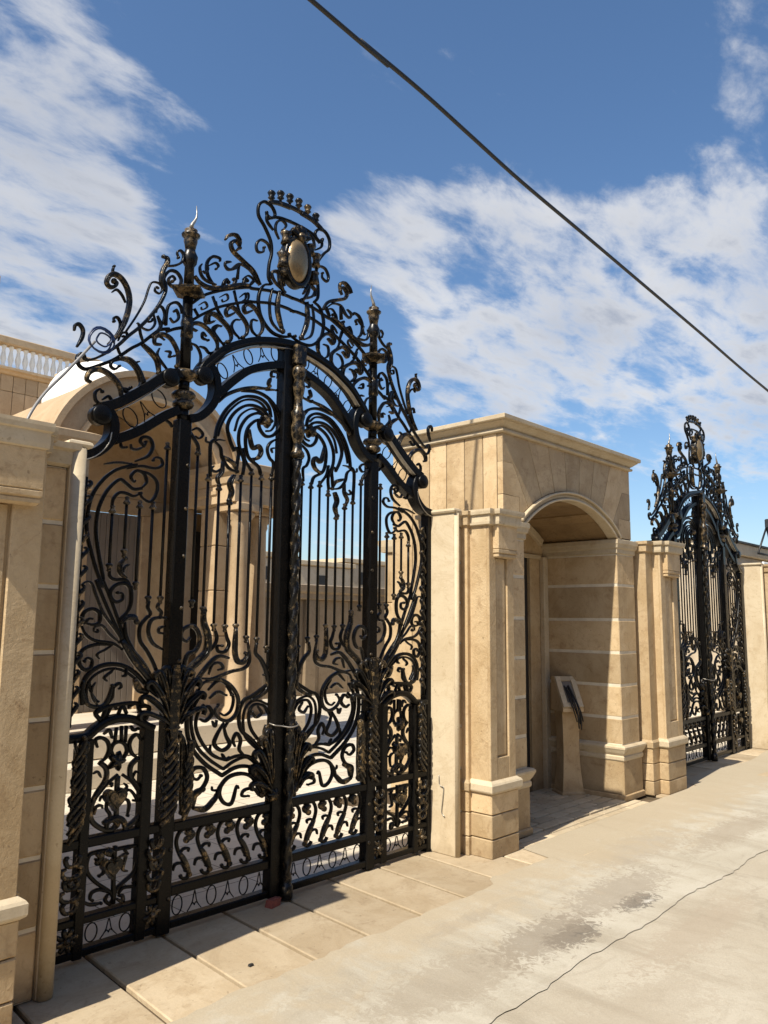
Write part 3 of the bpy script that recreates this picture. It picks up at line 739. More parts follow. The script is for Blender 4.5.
    def palmette(x, z0, leaves, sg_list):
        mb = MB(); rl = random.Random(int(z0*100))
        for k, (dx, dz, w_) in enumerate(leaves):
            for sg in sg_list:
                tip = (x+sg*dx, z0+dz); side = sg*(.03+.22*dx)
                mb.ribbon([(x+sg*.010, z0-.02), (x+sg*dx*.28-side*.2, z0+dz*.36), (x+sg*dx*.66-side*.1, z0+dz*.76), tip, (tip[0]+sg*.030, tip[1]-.012), (tip[0]+sg*.022, tip[1]-.038)], w_, .040, .012-.0035*k, 'e', (1, 2, 1, 0)[k % 4], 4)
                mb.ribbon([(x+sg*dx*.2, z0+dz*.2), (x+sg*dx*.62-side*.1, z0+dz*.72), tip], w_*.25, .012, -.014-.0035*k, 'e', 2, 3)
        mb.lathe([(.01, -.03), (.034, -.02), (.038, 0), (.026, .02), (.01, .028)], (x, -.004, z0), 'y', 24, 2, None, True, lambda t, h: 1+.28*math.cos(6*t))
        return mb
    PL = [(.035, .31, .032), (.085, .29, .032), (.130, .24, .030), (.160, .17, .028), (.165, .09, .024)]
    pm = palmette(-.757, 1.035, PL, (-1, 1)); pm.ribbon([(-.757, .98), (-.760, 1.10), (-.757, 1.26), (-.757, 1.36)], .06, .05, -.006, 'e', 2, 4)
    both(g, 'palmette', pm)
    both(g, 'palmette', palmette(-.070, .600, [(.025, .36, .036), (.070, .32, .036), (.110, .25, .034), (.135, .17, .032), (.13, .08, .026)], (-1,)))
    both(g, 'leaf_column', leafcol(-1.262, .565, .985, .075))
    both(g, 'leaf_column', leafcol(-.765, .560, .985, .095))
    both(g, 'leaf_column', leafcol(-.655, .570, .93, .05))
    def plate(x, z0, z1, w):
        mb = MB(); zc = (z0+z1)/2; n = 5
        for k in range(n):
            z = z0+(z1-z0)*(k+.5)/n; s_ = 1 if k % 2 else .7
            for sg in (-1, 1):
                mb.ribbon([(x, z-.02), (x+sg*w*.35*s_, z-.012), (x+sg*w*.5*s_, z+.018), (x+sg*w*.28*s_, z+.026)], .020, .024, .0-.002*k, 'e', 2, 3)
        mb.lathe([(.008, -.03), (.026, -.02), (.028, .0), (.018, .018), (.005, .024)], (x, .006, zc), 'y', 24, 3, None, True, lambda t, h: 1+.25*math.cos(5*t))
        return mb
    def rosette(x, z, r):
        mb = MB()
        for k in range(8):
            a = k*math.pi/4+.2; mb.ribbon([(x+.008*math.cos(a), z+.008*math.sin(a)), (x+r*.6*math.cos(a+.1), z+r*.6*math.sin(a+.1)), (x+r*math.cos(a), z+r*math.sin(a))], .022, .022, .008+.0015*(k % 4), 'e', 2, 3)
        mb.lathe([(.006, -.02), (.016, -.01), (.016, .012), (.005, .020)], (x, .0, z), 'y', 8, 3); return mb
    both(g, 'leaf_plate', plate(-1.264, .235, .495, .10)); both(g, 'leaf_plate', plate(-.825, .235, .495, .085))
    mb = MB(); z = 1.12; k = 0; rl = random.Random(4)
    mb.ribbon([(-1.308, 1.08), (-1.302, 1.5), (-1.306, 1.9), (-1.300, 2.30)], .020, .030, .03, 'n', 0, 4)
    while z < 2.28:
        mb.ribbon([(-1.316, z), (-1.300, z+.03), (-1.278+.008*rl.random(), z+.062), (-1.286, z+.078)], .018, .030, .022, 'e', 2 if k % 3 else 1, 3); z += .075+.02*rl.random(); k += 1
    both(g, 'stile_ornament', mb)
    both(g, 'rosette', rosette(-1.264, .118, .055)); both(g, 'rosette', rosette(-.825, .125, .050))
    # finials on the posts
    def finial():
        mb = MB(); x, y = -.760, .035
        mb.lathe([(.032, 2.69), (.032, 2.76)], (x, y, 0), 'z', 14, 0)
        mb.lathe([(.030, 2.757), (.052, 2.772), (.060, 2.782), (.058, 2.800), (.046, 2.808), (.047, 2.818), (.064, 2.828), (.068, 2.842), (.058, 2.858), (.032, 2.866)], (x, y, 0), 'z', 18, 3)
        mb.lathe([(.031, 2.862), (.031, 2.935)], (x, y, 0), 'z', 14, 0)
        mb.lathe([(.030, 2.918), (.060, 2.938), (.078, 2.956), (.078, 2.968), (.050, 2.984), (.030, 2.990)], (x, y, 0), 'z', 20, 3)
        mb.lathe([(.0315, 2.98), (.029, 3.415)], (x, y, 0), 'z', 12, 0)
        mb.lathe([(.012, 3.15), (.036, 3.18), (.034, 3.23), (.038, 3.26), (.03, 3.30)], (x, y-.004, 0), 'z', 10, 2)
        mb.lathe([(.030, 3.412), (.044, 3.418), (.112, 3.446), (.116, 3.458), (.080, 3.468), (.034, 3.49)], (x, y, 0), 'z', 4, 3, None, False)
        mb.lathe([(.030, 3.485), (.027, 3.60), (.040, 3.62), (.046, 3.66), (.032, 3.69), (.030, 3.70)], (x, y, 0), 'z', 14, 1)
        mb.lathe([(.028, 3.698), (.034, 3.73), (.040, 3.752), (.038, 3.770), (.052, 3.784), (.054, 3.794), (.034, 3.806), (.038, 3.822), (.020, 3.834), (.003, 3.842)], (x, y, 0), 'z', 16, 3)
        return mb
    sp = MB().tube([(-.760, .035, 3.84), (-.754, .035, 3.862), (-.740, .035, 3.886), (-.728, .035, 3.912), (-.727, .035, 3.935), (-.731, .035, 3.985)], .013, 8, 0, lambda f: 1-.85*f)
    f1, f2 = both(g, 'finial', finial())
    sp.build('spike', [SILVER], f1); sp.mirrored().build('spike', [SILVER], f2)
    # crest: lyre, cartouche and crown
    mb = scroll_mb('CR', y0=.02); mb.join(scroll_mb('LY', y0=.022)); mb.join(mb.mirrored())
    crest = mb.build('crest', IRON, g)
    mb = MB(); a_, b_ = .090, .150                       # domed oval plaque leaning out over the gate
    seg, rings = 28, 7; vs = []; fs = []
    for i in range(rings+1):
        f = i/rings; ph = f*math.pi/2
        for j in range(seg):
            t = 2*math.pi*j/seg; vs.append((a_*math.cos(ph)*math.cos(t), -.062*math.sin(ph)-.012, b_*math.cos(ph)*math.sin(t)))
    for i in range(rings):
        for j in range(seg): fs.append([i*seg+j, i*seg+(j+1) % seg, (i+1)*seg+(j+1) % seg, (i+1)*seg+j])
    mb.add([(x-.012, y, z+3.885) for x, y, z in vs], fs, 0, None, True)
    mb.build('plaque', [BRASS], crest)
    mb = MB().ribbon([(-.004+.098*math.cos(t), 3.884+.160*math.sin(t)) for t in [2*math.pi*i/20 for i in range(20)]], .030, .07, .0, 'n', 1, 3, True)
    mb.add([(x*1.12+.012, -y*.3+.01, z*1.1+3.888) for x, y, z in vs], fs, 1, None, True)
    for (x, z, r, h) in ((-.092, 4.015, .036, .08), (.115, 4.01, .034, .07), (.165, 3.955, .032, .09), (.150, 3.83, .032, .08), (-.110, 3.86, .040, .10), (-.100, 3.80, .030, .07)):
        mb.lathe([(r*.6, -h/2), (r, -h/2+.004), (r*.75, -h*.1), (r*.8, h*.2), (r*1.12, h/2-.006), (r*.9, h/2)], (x, -.005, z), 'z', 12, 3)
    mb.build('strapwork', IRON, crest)
    mb = MB()                                            # shell above the plaque
    for k in range(7):
        a = R(20+k*23.3); mb.ribbon([(.012, 4.045), (.012+.055*math.cos(a), 4.045+.055*math.sin(a)), (.012+.085*math.cos(a), 4.045+.080*math.sin(a))], .030, .05, -.02+.002*(k % 2), 'e', 2 if k % 2 else 0, 3)
    mb.lathe([(.01, -.03), (.03, -.02), (.03, .02), (.01, .03)], (.012, -.03, 4.05), 'y', 10, 3)
    mb.build('shell', IRON, crest)
    mb = MB().ribbon([(-.225, 4.215), (-.150, 4.245), (-.045, 4.258), (.045, 4.258), (.150, 4.245), (.225, 4.215)], .021, .030, .021, 'n', 1).ribbon([(-.217, 4.108), (-.145, 4.143), (-.042, 4.156), (.042, 4.156), (.145, 4.143), (.217, 4.108)], .016, .022, .019, 'n', 0)
    for sg in (-1, 1):
        for (x, z) in ((.038, 4.284), (.115, 4.272), (.188, 4.242)):
            mb.lathe([(.008, -.01), (.010, .0), (.024, .012), (.016, .022), (.022, .034), (.027, .046), (.018, .058), (.003, .062)], (sg*x-.012, .02, z), 'z', 10, 1 if x != .115 else 2)
    crown = mb.build('crown', IRON, crest)
    return g
GC = 3.085; GYF = 3.70; GSH = 6.51
gate1 = build_gate((GC, GYF, 0), 'large black wrought iron gate with gold details and oval crest, nearest the camera')
def copy_tree(o, parent=None):
    c = o.copy(); COL.objects.link(c); c.parent = parent
    for ch in list(o.children): copy_tree(ch, c)
    return c
gate2 = copy_tree(gate1); gate2.location = (GC+GSH, GYF, 0); gate2.scale = (.99, 1, .962)
gate2['label'] = 'far wrought iron gate beyond the arched gatehouse, seen at a steep angle'

# ================================================================== BOUNDARY WALL
def coursed(mb, x0, x1, y0, y1, zs, ch=.016):
    for a, b in zip(zs, zs[1:]): mb.box(x0, x1, y0, y1, a, b, ch)
CAP0 = [(.0, 2.292), (.03, 2.300), (.034, 2.318), (.034, 2.366), (.055, 2.372), (.060, 2.392), (.060, 2.408)]
def pilaster(g, x0, x1, yf, yb, ck=.8):
    CAP = [(o*ck, z) for o, z in CAP0]
    # plinth
    mb = MB()
    for a, b in ((0, .125), (.13, .285), (.29, .425)): mb.box(x0-.012, x1+.012, yf-.012, yb, a, b, .006)
    mb.build('plinth', TRAV, g)
    MB().ring(x0, x1, yf, yb, [(.012, .424), (.030, .436), (.034, .445), (.034, .485), (.026, .497), (.004, .512)]).build('plinth_moulding', TRAVL, g)
    mb = MB(); w = x1-x0; a, b = x0+w*.27, x1-w*.27
    mb.box(x0, x1, yf+.022, yb, .505, 2.30, .004, 0, .5)
    mb.box(x0, a, yf, yf+.024, .506, 2.295, .004, 0, .45); mb.box(b, x1, yf, yf+.024, .506, 2.295, .004, 0, .55)
    mb.box(a-.001, b+.001, yf+.001, yf+.025, .506, .66, .003, 0, .5); mb.box(a-.001, b+.001, yf+.001, yf+.025, 2.075, 2.296, .003, 0, .5)
    mb.box(a+.014, b-.014, yf+.012, yf+.026, .674, 2.06, .003, 0, .6)
    mb.build('shaft', TRAV, g)
    MB().box(x0+w*.16, x1-w*.06, yf-.05, yf+.002, 2.125, 2.297, .004).ring(x0+w*.18, x1-w*.08, yf-.045, yf+.001, [(-.012, 2.06), (.0, 2.07), (.0, 2.085), (-.006, 2.09), (.006, 2.098), (.006, 2.118), (.0, 2.124)]).build('bracket', TRAV, g)
    mb = MB().ring(x0, x1, yf, yb, CAP, 0)
    mb.ring(x0+w*.16, x1-w*.06, yf-.05, yf+.05, [(o-.004, z+.0015) for o, z in CAP], 0)
    mb.build('capital', TRAVL, g)
def side_pier(g, x0, x1, yf, yb):
    mb = MB()
    for a, b in ((0, .125), (.13, .285), (.29, .425)): mb.box(x0-.006, x1, yf-.006, yb, a, b, .005)
    mb.box(x0, x1, yf, yb, .50, 2.30, .004)
    mb.ring(x0, x1, yf, yb, [(.008, .424), (.018, .436), (.02, .485), (.003, .505)])
    mb.ring(x0, x1, yf, yb, [(.0, 2.292), (.02, 2.303), (.024, 2.364), (.04, 2.374), (.042, 2.402)])
    mb.build('side_pier', TRAV, g)
def jamb_post(g, x0, x1, yf, yb):
    mb = MB().box(x0, x1, yf+.02, yb, .003, 2.385, .004)
    n = 8; xc, rx = (x0+x1)/2, (x1-x0)/2-.004                 # half-round face
    vs, fs = [], []
    for z in (.003, 2.384):
        for j in range(n+1):
            t = math.pi*j/n; vs.append((xc-rx*math.cos(t), yf+.0205-.024*math.sin(t), z))
    for j in range(n): fs.append([j, j+1, n+1+j+1, n+1+j])
    fs.append(list(range(n, -1, -1))); fs.append([n+1+j for j in range(n+1)])
    mb.add(vs, fs, 0, .5, True)
    mb.ring(x0, x1, yf+.02, yb, [(.0, 2.383), (.014, 2.390), (.020, 2.402), (.016, 2.414), (.004, 2.420)])
    mb.build('gate_jamb', TRAVL, g)
def block_wall(g, x0, x1, yf, yb, courses=True, name='wall'):
    mb = MB(); zs = [.0, .29, .58, .87, 1.16, 1.45, 1.74, 2.03, 2.29]
    xs = [x0]
    while xs[-1]+1.2 < x1: xs.append(xs[-1]+.62)
    xs.append(x1)
    for k, (a, b) in enumerate(zip(zs, zs[1:])):
        for c, d in zip(xs, xs[1:]): mb.box(c, d, yf, yb, a+.006, b-.006, .009)
    mb.box(x0+.004, x1-.004, yf+.006, yb-.006, .005, 2.285, .002, 1, .8)
    mb.build(name, [TRAV, GROUT], g)
    MB().ring(x0, x1, yf, yb, [(-.001, 2.288), (.02, 2.30), (.024, 2.36), (.04, 2.37), (.042, 2.398)]).build('coping', TRAVL, g)

wl = empty('boundary_wall', (1.2, 3.4, 0), 'travertine boundary wall with shaded pilaster left of the large iron gate', 'wall', 'travertine boundary wall sections')
wc = empty('boundary_wall', (4.7, 3.4, 0), 'sunlit travertine wall pier between the large gate and the gatehouse arch', 'wall', 'travertine boundary wall sections')
wr = empty('boundary_wall', (7.7, 3.4, 0), 'travertine wall pilaster between the gatehouse and the far gate', 'wall', 'travertine boundary wall sections')
we = empty('boundary_wall', (11.5, 3.4, 0), 'travertine wall section beyond the far gate at the picture edge', 'wall', 'travertine boundary wall sections')
class Shift:                                                   # lets the wall helpers build in world coordinates under a thing
    pass
_build = MB.build
def _wb(s, name, mats, parent=None, loc=(0, 0, 0)):
    o = _build(s, name, mats, parent, loc)
    if parent is not None and parent.get('category') in ('wall', 'gatehouse', 'building', 'intercom', 'lamp') and parent.parent is None:
        o.location = -parent.location
    return o
MB.build = _wb
# left of the near gate
jamb_post(wl, 1.590, 1.668, 3.46, 3.80)
block_wall(wl, -6.0, 1.588, 3.497, 3.83)
side_pier(wl, 1.395, 1.44, 3.42, 3.50)
pilaster(wl, .93, 1.400, 3.285, 3.51, .45)
pilaster(wl, -1.55, -1.08, 3.285, 3.51)
# right of the near gate
jamb_post(wc, 4.452, 4.500, 3.47, 3.80)
block_wall(wc, 4.501, 5.065, 3.51, 3.83)
side_pier(wc, 4.560, 4.640, 3.455, 3.515)
pilaster(wc, 4.597, 4.905, 3.287, 3.52)
MB().tube(smooth3([(4.449, 3.628, .53), (4.446, 3.622, .47), (4.445, 3.60, .455), (4.446, 3.584, .45), (4.445, 3.592, .366), (4.446, 3.602, .284), (4.446, 3.575, .255)], 4), .0035, 6).build('loose_wire', SILVER, wc)
# between gatehouse and far gate
block_wall(wr, 7.26, 8.15, 3.505, 3.83)
side_pier(wr, 7.325, 7.50, 3.375, 3.52)
pilaster(wr, 7.475, 7.862, 3.295, 3.525)
jamb_post(wr, 8.152, 8.20, 3.47, 3.80)
# beyond the far gate
o_ = GSH+.06
jamb_post(we, 4.452+o_, 4.51+o_, 3.47, 3.80)
block_wall(we, 4.511+o_, 18.0, 3.51, 3.83)
side_pier(we, 4.575+o_, 4.66+o_, 3.43, 3.515)
pilaster(we, 4.640+o_, 5.0+o_, 3.287, 3.52)
pilaster(we, 13.4, 13.8, 3.287, 3.52)

# ================================================================== GATEHOUSE
gh = empty('gatehouse', (6.115, 3.9, 0), 'travertine gatehouse with a segmental arched entrance and flat cornice', 'gatehouse')
BX0, BX1, BYF, BYB = 5.03, 7.21, 3.46, 4.63
OX0, OX1 = 5.322, 6.897
PB = 4.26                                                      # back wall of the porch
# piers either side of the opening, rusticated
zs = [.49, .735, 1.03, 1.33, 1.635, 1.96, 2.255]
for (x0, x1, nm) in ((5.068, OX0, 'pier'), (OX1, 7.25, 'pier')):
    mb = MB()
    mb.box(x0+.003, x1-.003, BYF+.004, PB+.1, .1, 2.30, .002, 1, .9)
    for a, b in zip(zs, zs[1:]): mb.box(x0, x1, BYF, PB+.08, a+.009, b-.009, .008)
    mb.box(x0-.01, x1+.01, BYF-.012, PB+.08, .055, .352, .005)
    mb.build(nm, [TRAV, GROUT], gh)
    mb = MB().ring(x0, x1, BYF, PB+.07, [(.012, .350), (.020, .362), (.020, .39), (.012, .40), (.028, .425), (.040, .452), (.046, .462), (.046, .478), (.030, .492)])
    mb.build('plinth_moulding', TRAVL, gh)
    MB().ring(x0, x1, BYF, PB+.07, [(.018, 0), (.024, .004), (.024, .048), (.014, .056)]).build('plinth_step', TRAV, gh)
    MB().ring(x0, x1, BYF, PB+.07, [(.0, 2.253), (.010, 2.262), (.010, 2.30), (.022, 2.312), (.028, 2.34), (.034, 2.352), (.034, 2.388), (.0, 2.400)]).build('impost', TRAVL, gh)
# front with voussoirs
AC = 6.112; RO = 1.32; ZC = 2.735-RO; RI = 1.245
def arcp(a, r=RO): return (AC+r*math.sin(a), ZC+r*math.cos(a))
def arcs(a0, a1, r=RO, n=6): return [arcp(a0+(a1-a0)*i/n, r) for i in range(n+1)]
ZT = 3.092
mb = MB(); J = .0055
amax = math.asin((6.955-AC)/RO)
angs = [R(-33), R(-23), R(-13.5), R(-4.5), R(4.5), R(13.5), R(23), R(33)]
def radial(a, z): return (AC+math.tan(a)*(z-ZC), z)
def shrink(poly, d):
    c = (sum(p[0] for p in poly)/len(poly), sum(p[1] for p in poly)/len(poly)); out = []
    for p in poly:
        v = Vector((p[0]-c[0], p[1]-c[1])); L_ = v.length
        out.append((c[0]+v.x*(1-d/L_), c[1]+v.y*(1-d/L_)))
    return out
ZM = 2.86
for a0, a1 in zip(angs, angs[1:]):
    if a0 == angs[0]: poly = arcs(a0, a1)+[radial(a1, ZT), (BX0, ZT), (BX0, ZM), radial(a0, ZM)]
    elif a1 == angs[-1]: poly = arcs(a0, a1)+[radial(a1, ZM), (BX1, ZM), (BX1, ZT), radial(a0, ZT)]
    else: poly = arcs(a0, a1)+[radial(a1, ZT), radial(a0, ZT)]
    mb.prism(shrink(poly, J), BYF, BYF+.05)
for sg in (-1, 1):
    a = R(33)*sg; e = BX0 if sg < 0 else BX1
    poly = arcs(a, amax*sg)+[(AC+sg*.84, 2.60), (e, 2.60), (e, ZM), radial(a, ZM)]
    poly[-4] = (arcp(amax*sg)[0]+0.0, max(2.60, arcp(amax*sg)[1]+.05))
    mb.prism(shrink(poly, J), BYF, BYF+.05)
    mb.prism(shrink([(AC+sg*.848, 2.408), (e, 2.408), (e, 2.597), (AC+sg*.848, 2.597)], J), BYF, BYF+.05)
mb.build('arch_front', TRAV, gh)
# mortar core behind the facing stones: front spandrel with the arched hole, sides, back, roof
core = MB()
n = 16; pts = arcs(-amax, amax, RO-.02, n)
for p, q in zip(pts, pts[1:]): core.prism([p, q, (q[0], 3.10), (p[0], 3.10)], BYF+.006, BYF+.30)
core.prism([(BX0+.006, 2.40), (pts[0][0], 2.40), (pts[0][0], 3.10), (BX0+.006, 3.10)], BYF+.006, BYF+.30)
core.prism([(pts[-1][0], 2.40), (BX1-.006, 2.40), (BX1-.006, 3.10), (pts[-1][0], 3.10)], BYF+.006, BYF+.30)
core.box(BX0+.006, BX0+.2, BYF+.301, BYB-.01, 0, 3.10, .001); core.box(BX1-.2, BX1-.006, BYF+.301, BYB-.01, 0, 3.10, .001)
core.box(BX0+.201, BX1-.201, BYB-.2, BYB-.012, 0, 3.10, .001)
core.box(BX0+.202, BX1-.202, BYF+.302, BYB-.202, 2.90, 3.10, .001)
core.build('masonry_core', MORTAR, gh)
# cladding slabs on the side faces
for (xa, xb) in ((BX0, BX0+.03), (BX1-.03, BX1)):
    mb = MB(); ys = [3.513, 3.650, 3.835, 4.022, 4.206, 4.395, BYB]
    for a, b in zip(ys, ys[1:]): mb.box(xa, xb, a+.003, b-.003, 2.402 if a < 3.8 else .02, 3.090, .004)
    mb.build('side_cladding', TRAV, gh)
mb = MB(); xs = [BX0+.032+.268*i for i in range(9)]
for a, b in zip(xs, xs[1:]): mb.box(a+.002, min(b, BX1-.03)-.002, BYB-.03, BYB, .02, 3.09, .004)
mb.build('back_cladding', TRAV, gh)
MB().ring(BX0, BX1, BYF, BYB, [(.0, 3.088), (.022, 3.090), (.028, 3.098), (.026, 3.112), (.010, 3.115), (.010, 3.126), (.026, 3.136), (.044, 3.152), (.064, 3.166), (.066, 3.174), (.084, 3.176), (.088, 3.182), (.088, 3.210), (.078, 3.216), (-.10, 3.218)]).build('cornice', TRAVL, gh)
# arch trim: three stepped mouldings following the arch, then short drops onto the imposts
mb = MB()
A = lambda r: [(OX0-.045, 2.40)]+arcs(-amax*.985, amax*.985, r, 18)
for (r, w, y0, d) in ((RO-.010, .019, BYF-.030, .09), (RO-.036, .036, BYF-.006, .08), (RO-.066, .020, BYF-.024, .10)):
    P = arcs(-amax, amax, r, 20); P = [(P[0][0]+.004, 2.40)]+P+[(P[-1][0]-.004, 2.40)]
    mb.ribbon(P, w, d, y0+d/2, 'n', 0, 1, False, .15)
mb.build('arch_trim', TRAVL, gh)
# vaulted soffit with raised bands running back into the porch
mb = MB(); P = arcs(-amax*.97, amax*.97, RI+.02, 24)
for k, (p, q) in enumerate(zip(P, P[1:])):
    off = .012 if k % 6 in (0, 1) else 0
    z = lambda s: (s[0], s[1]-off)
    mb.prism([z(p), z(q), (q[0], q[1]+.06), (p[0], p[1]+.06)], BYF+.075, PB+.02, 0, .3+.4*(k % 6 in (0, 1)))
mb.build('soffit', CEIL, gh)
# back wall of the porch with its arched door surround
mb = MB()
mb.box(6.645, OX1+.001, PB, PB+.12, 0.0, 2.26, .003); mb.box(OX0-.001, 5.47, PB, PB+.12, 0.0, 2.26, .003)
mb.box(OX0-.0005, OX1+.0005, PB+.002, PB+.12, 2.262, 2.80, .003)
mb.build('back_wall', TRAV, gh)
mb = MB()
mb.box(6.815, OX1-.003, PB-.055, PB-.001, .0, 2.255, .006); mb.box(OX0+.003, 5.40, PB-.055, PB-.001, .0, 2.255, .006)
mb.ribbon(arcs(-amax*.9, amax*.9, RI-.035, 18), .07, .05, PB-.024, 'n', 0, 1, False, .2)
mb.box(OX0+.085, OX1-.085, PB-.03, PB-.001, 2.23, 2.275, .006)
mb.build('door_surround', TRAVL, gh)
MB().box(5.471, 6.644, PB+.03, PB+.07, .02, 2.258, .004).box(5.5, 5.53, PB+.01, PB+.03, .02, 2.2, .003).build('door', DARK, gh)
dr = MB()

# ================================================================== INTERCOM PEDESTAL
ped = empty('intercom_pedestal', (6.72, 4.08, 0), 'small stone intercom pedestal with sloping head inside the gatehouse arch', 'intercom')
mb = MB()
def taper_col(mb, x, yc, segs, mi=0):                           # segs = [(halfx, halfy, z, yshift)]
    vs, fs = [], []
    for (hx, hy, z, ys) in segs: vs += [(x-hx, yc+ys-hy, z), (x+hx, yc+ys-hy, z), (x+hx, yc+ys+hy, z), (x-hx, yc+ys+hy, z)]
    k = len(segs)
    for i in range(k-1):
        for j in range(4): fs.append([i*4+j, i*4+(j+1) % 4, (i+1)*4+(j+1) % 4, (i+1)*4+j])
    fs.append([3, 2, 1, 0]); fs.append([(k-1)*4+j for j in range(4)])
    mb.add(vs, fs, mi)
PX, PY = 6.775, 3.985
taper_col(mb, PX, PY, [(.118, .110, .004, 0), (.118, .110, .03, 0), (.106, .098, .04, 0), (.098, .090, .12, 0), (.088, .082, .22, 0), (.082, .076, .34, 0), (.080, .074, .46, 0), (.083, .077, .58, 0), (.089, .083, .69, 0), (.092, .086, .775, 0)])
mb.build('pillar', TRAV, ped)
mb = MB()                                                      # sloping head: wedge with a frame round the screen recess
vs = []
for (x0, x1) in ((PX-.105, PX+.105),):
    prof = [(PY-.135, .772), (PY-.135, .800), (PY+.060, 1.085), (PY+.120, 1.085), (PY+.120, .772)]
    n = len(prof)
    vs = [(x0, y, z) for y, z in prof]+[(x1, y, z) for y, z in prof]
    mb.add(vs, [list(range(n))[::-1], [n+i for i in range(n)]]+[[i, (i+1) % n, n+(i+1) % n, n+i] for i in range(n)])
mb.build('head', TRAV, ped)
sl0, sl1 = Vector((PY-.135, .800)), Vector((PY+.060, 1.085)); sdv = (sl1-sl0); sn = Vector((-sdv.y, sdv.x)).normalized()
def slope_quad(mb, x0, x1, f0, f1, h0, h1, mi=0):
    a, b = sl0+sdv*f0, sl0+sdv*f1; P = []
    for h in (h0, h1):
        for (x, q) in ((x0, a), (x1, a), (x1, b), (x0, b)): P.append((x, q.x+sn.x*h, q.y+sn.y*h))
    mb.add(P, [[3, 2, 1, 0], [4, 5, 6, 7], [0, 1, 5, 4], [1, 2, 6, 5], [2, 3, 7, 6], [3, 0, 4, 7]], mi)
mb = MB()
slope_quad(mb, PX-.102, PX-.052, .03, .97, .001, .022); slope_quad(mb, PX+.052, PX+.102, .03, .97, .001, .022)
slope_quad(mb, PX-.0515, PX+.0515, .03, .16, .001, .021); slope_quad(mb, PX-.0515, PX+.0515, .84, .97, .001, .021)
mb.build('screen_frame', TRAVL, ped)
mb = MB(); slope_quad(mb, PX-.051, PX+.051, .165, .835, .002, .006); mb.build('screen_recess', SHUT, ped)
# loose wires hanging from the empty screen opening
mb = MB(); rr = random.Random(3)
for k in range(7):
    x = PX-.03+.06*rr.random(); top = sl0+sdv*rr.uniform(.55, .72); low = sl0+sdv*.02
    pts = [(x, top.x+sn.x*.012, top.y+sn.y*.012), (x+.01*rr.uniform(-1, 1), (top.x+low.x)/2+sn.x*(.03+.01*k/3), (top.y+low.y)/2+sn.y*.035), (x+.02+.01*rr.uniform(-1, 1), low.x-.03-.006*k, low.y-.01), (x+.03+.02*rr.random(), low.x-.038-.004*k, low.y-.06-.17*rr.random())]
    P = [Vector(p) for p in pts]; S3 = []
    for i in range(3):
        p0 = P[max(i-1, 0)]; p1 = P[i]; p2 = P[i+1]; p3 = P[min(i+2, 3)]
        for q in range(5):
            t = q/5; S3.append(.5*((2*p1)+(p2-p0)*t+(2*p0-5*p1+4*p2-p3)*t*t+(3*p1-p0-3*p2+p3)*t**3))
    mb.tube(S3, .006, 6)
ped.rotation_euler.z = R(-34)
piv = Vector((PX, PY, 0)); rm = Matrix.Rotation(R(-34), 3, 'Z')
mb.v = [tuple(rm@(Vector(p)-piv)+piv+Vector((.035, -.01, 0))) for p in mb.v]
ped.location = (PX+.035, PY-.01, 0)
for ch in ped.children: ch.location = (-PX, -PY, 0)
tag(mb.build('loose_wires', CABLE), 'tangle of loose dark wires hanging from the intercom pedestal head', 'wires')

# ================================================================== CABLES
CY = 3.46; K = CY/3.38
base = [(2.83, 5.417), (3.317, 5.417), (3.931, 5.44), (4.527, 5.325), (5.218, 5.229), (6.212, 5.147), (7.444, 5.033), (9.023, 4.978), (11.439, 4.866)]
wob = (0, .012, .024, .006, -.016, -.010, -.006, 0, 0)
pts = [(x*K, CY, 1.6+(5.452-.0695*(x-2.83)+w-1.6)*K) for (x, z), w in zip(base, wob)]
pts = [(-14, CY, 6.75), (-6, CY, 6.16)]+pts+[(18, CY, 4.62), (32, CY, 4.5)]
tag(MB().tube(smooth3(pts), .016, 8).build('overhead_cable', CABLE), 'thick black cable strung across the sky above the gates', 'cable')
# grey wire from the wall top up to a blue coil on the gate
mb = MB().tube(smooth3([(1.40, 3.60, 2.40), (1.44, 3.60, 2.53), (1.52, 3.64, 2.66), (1.62, 3.67, 2.785), (1.72, 3.69, 2.92), (1.775, 3.70, 2.995)]), .0072, 8)
coil = empty('cable_coil', (1.80, 3.69, 2.99), 'grey wire rising from the wall to a blue coil on the gate', 'cable')
rel(mb, coil.location).build('wire', GREYC, coil)
P = []
for i in range(60):
    t = i/59*2*math.pi*3.2; r = .052+.020*math.sin(t*.43+.5); P.append((r*math.cos(t)+.004*math.sin(3*t), -.022+.006*math.sin(t*.37), .012+r*.95*math.sin(t)))
MB().tube(P, .0048, 7).build('coil', BLUE, coil)

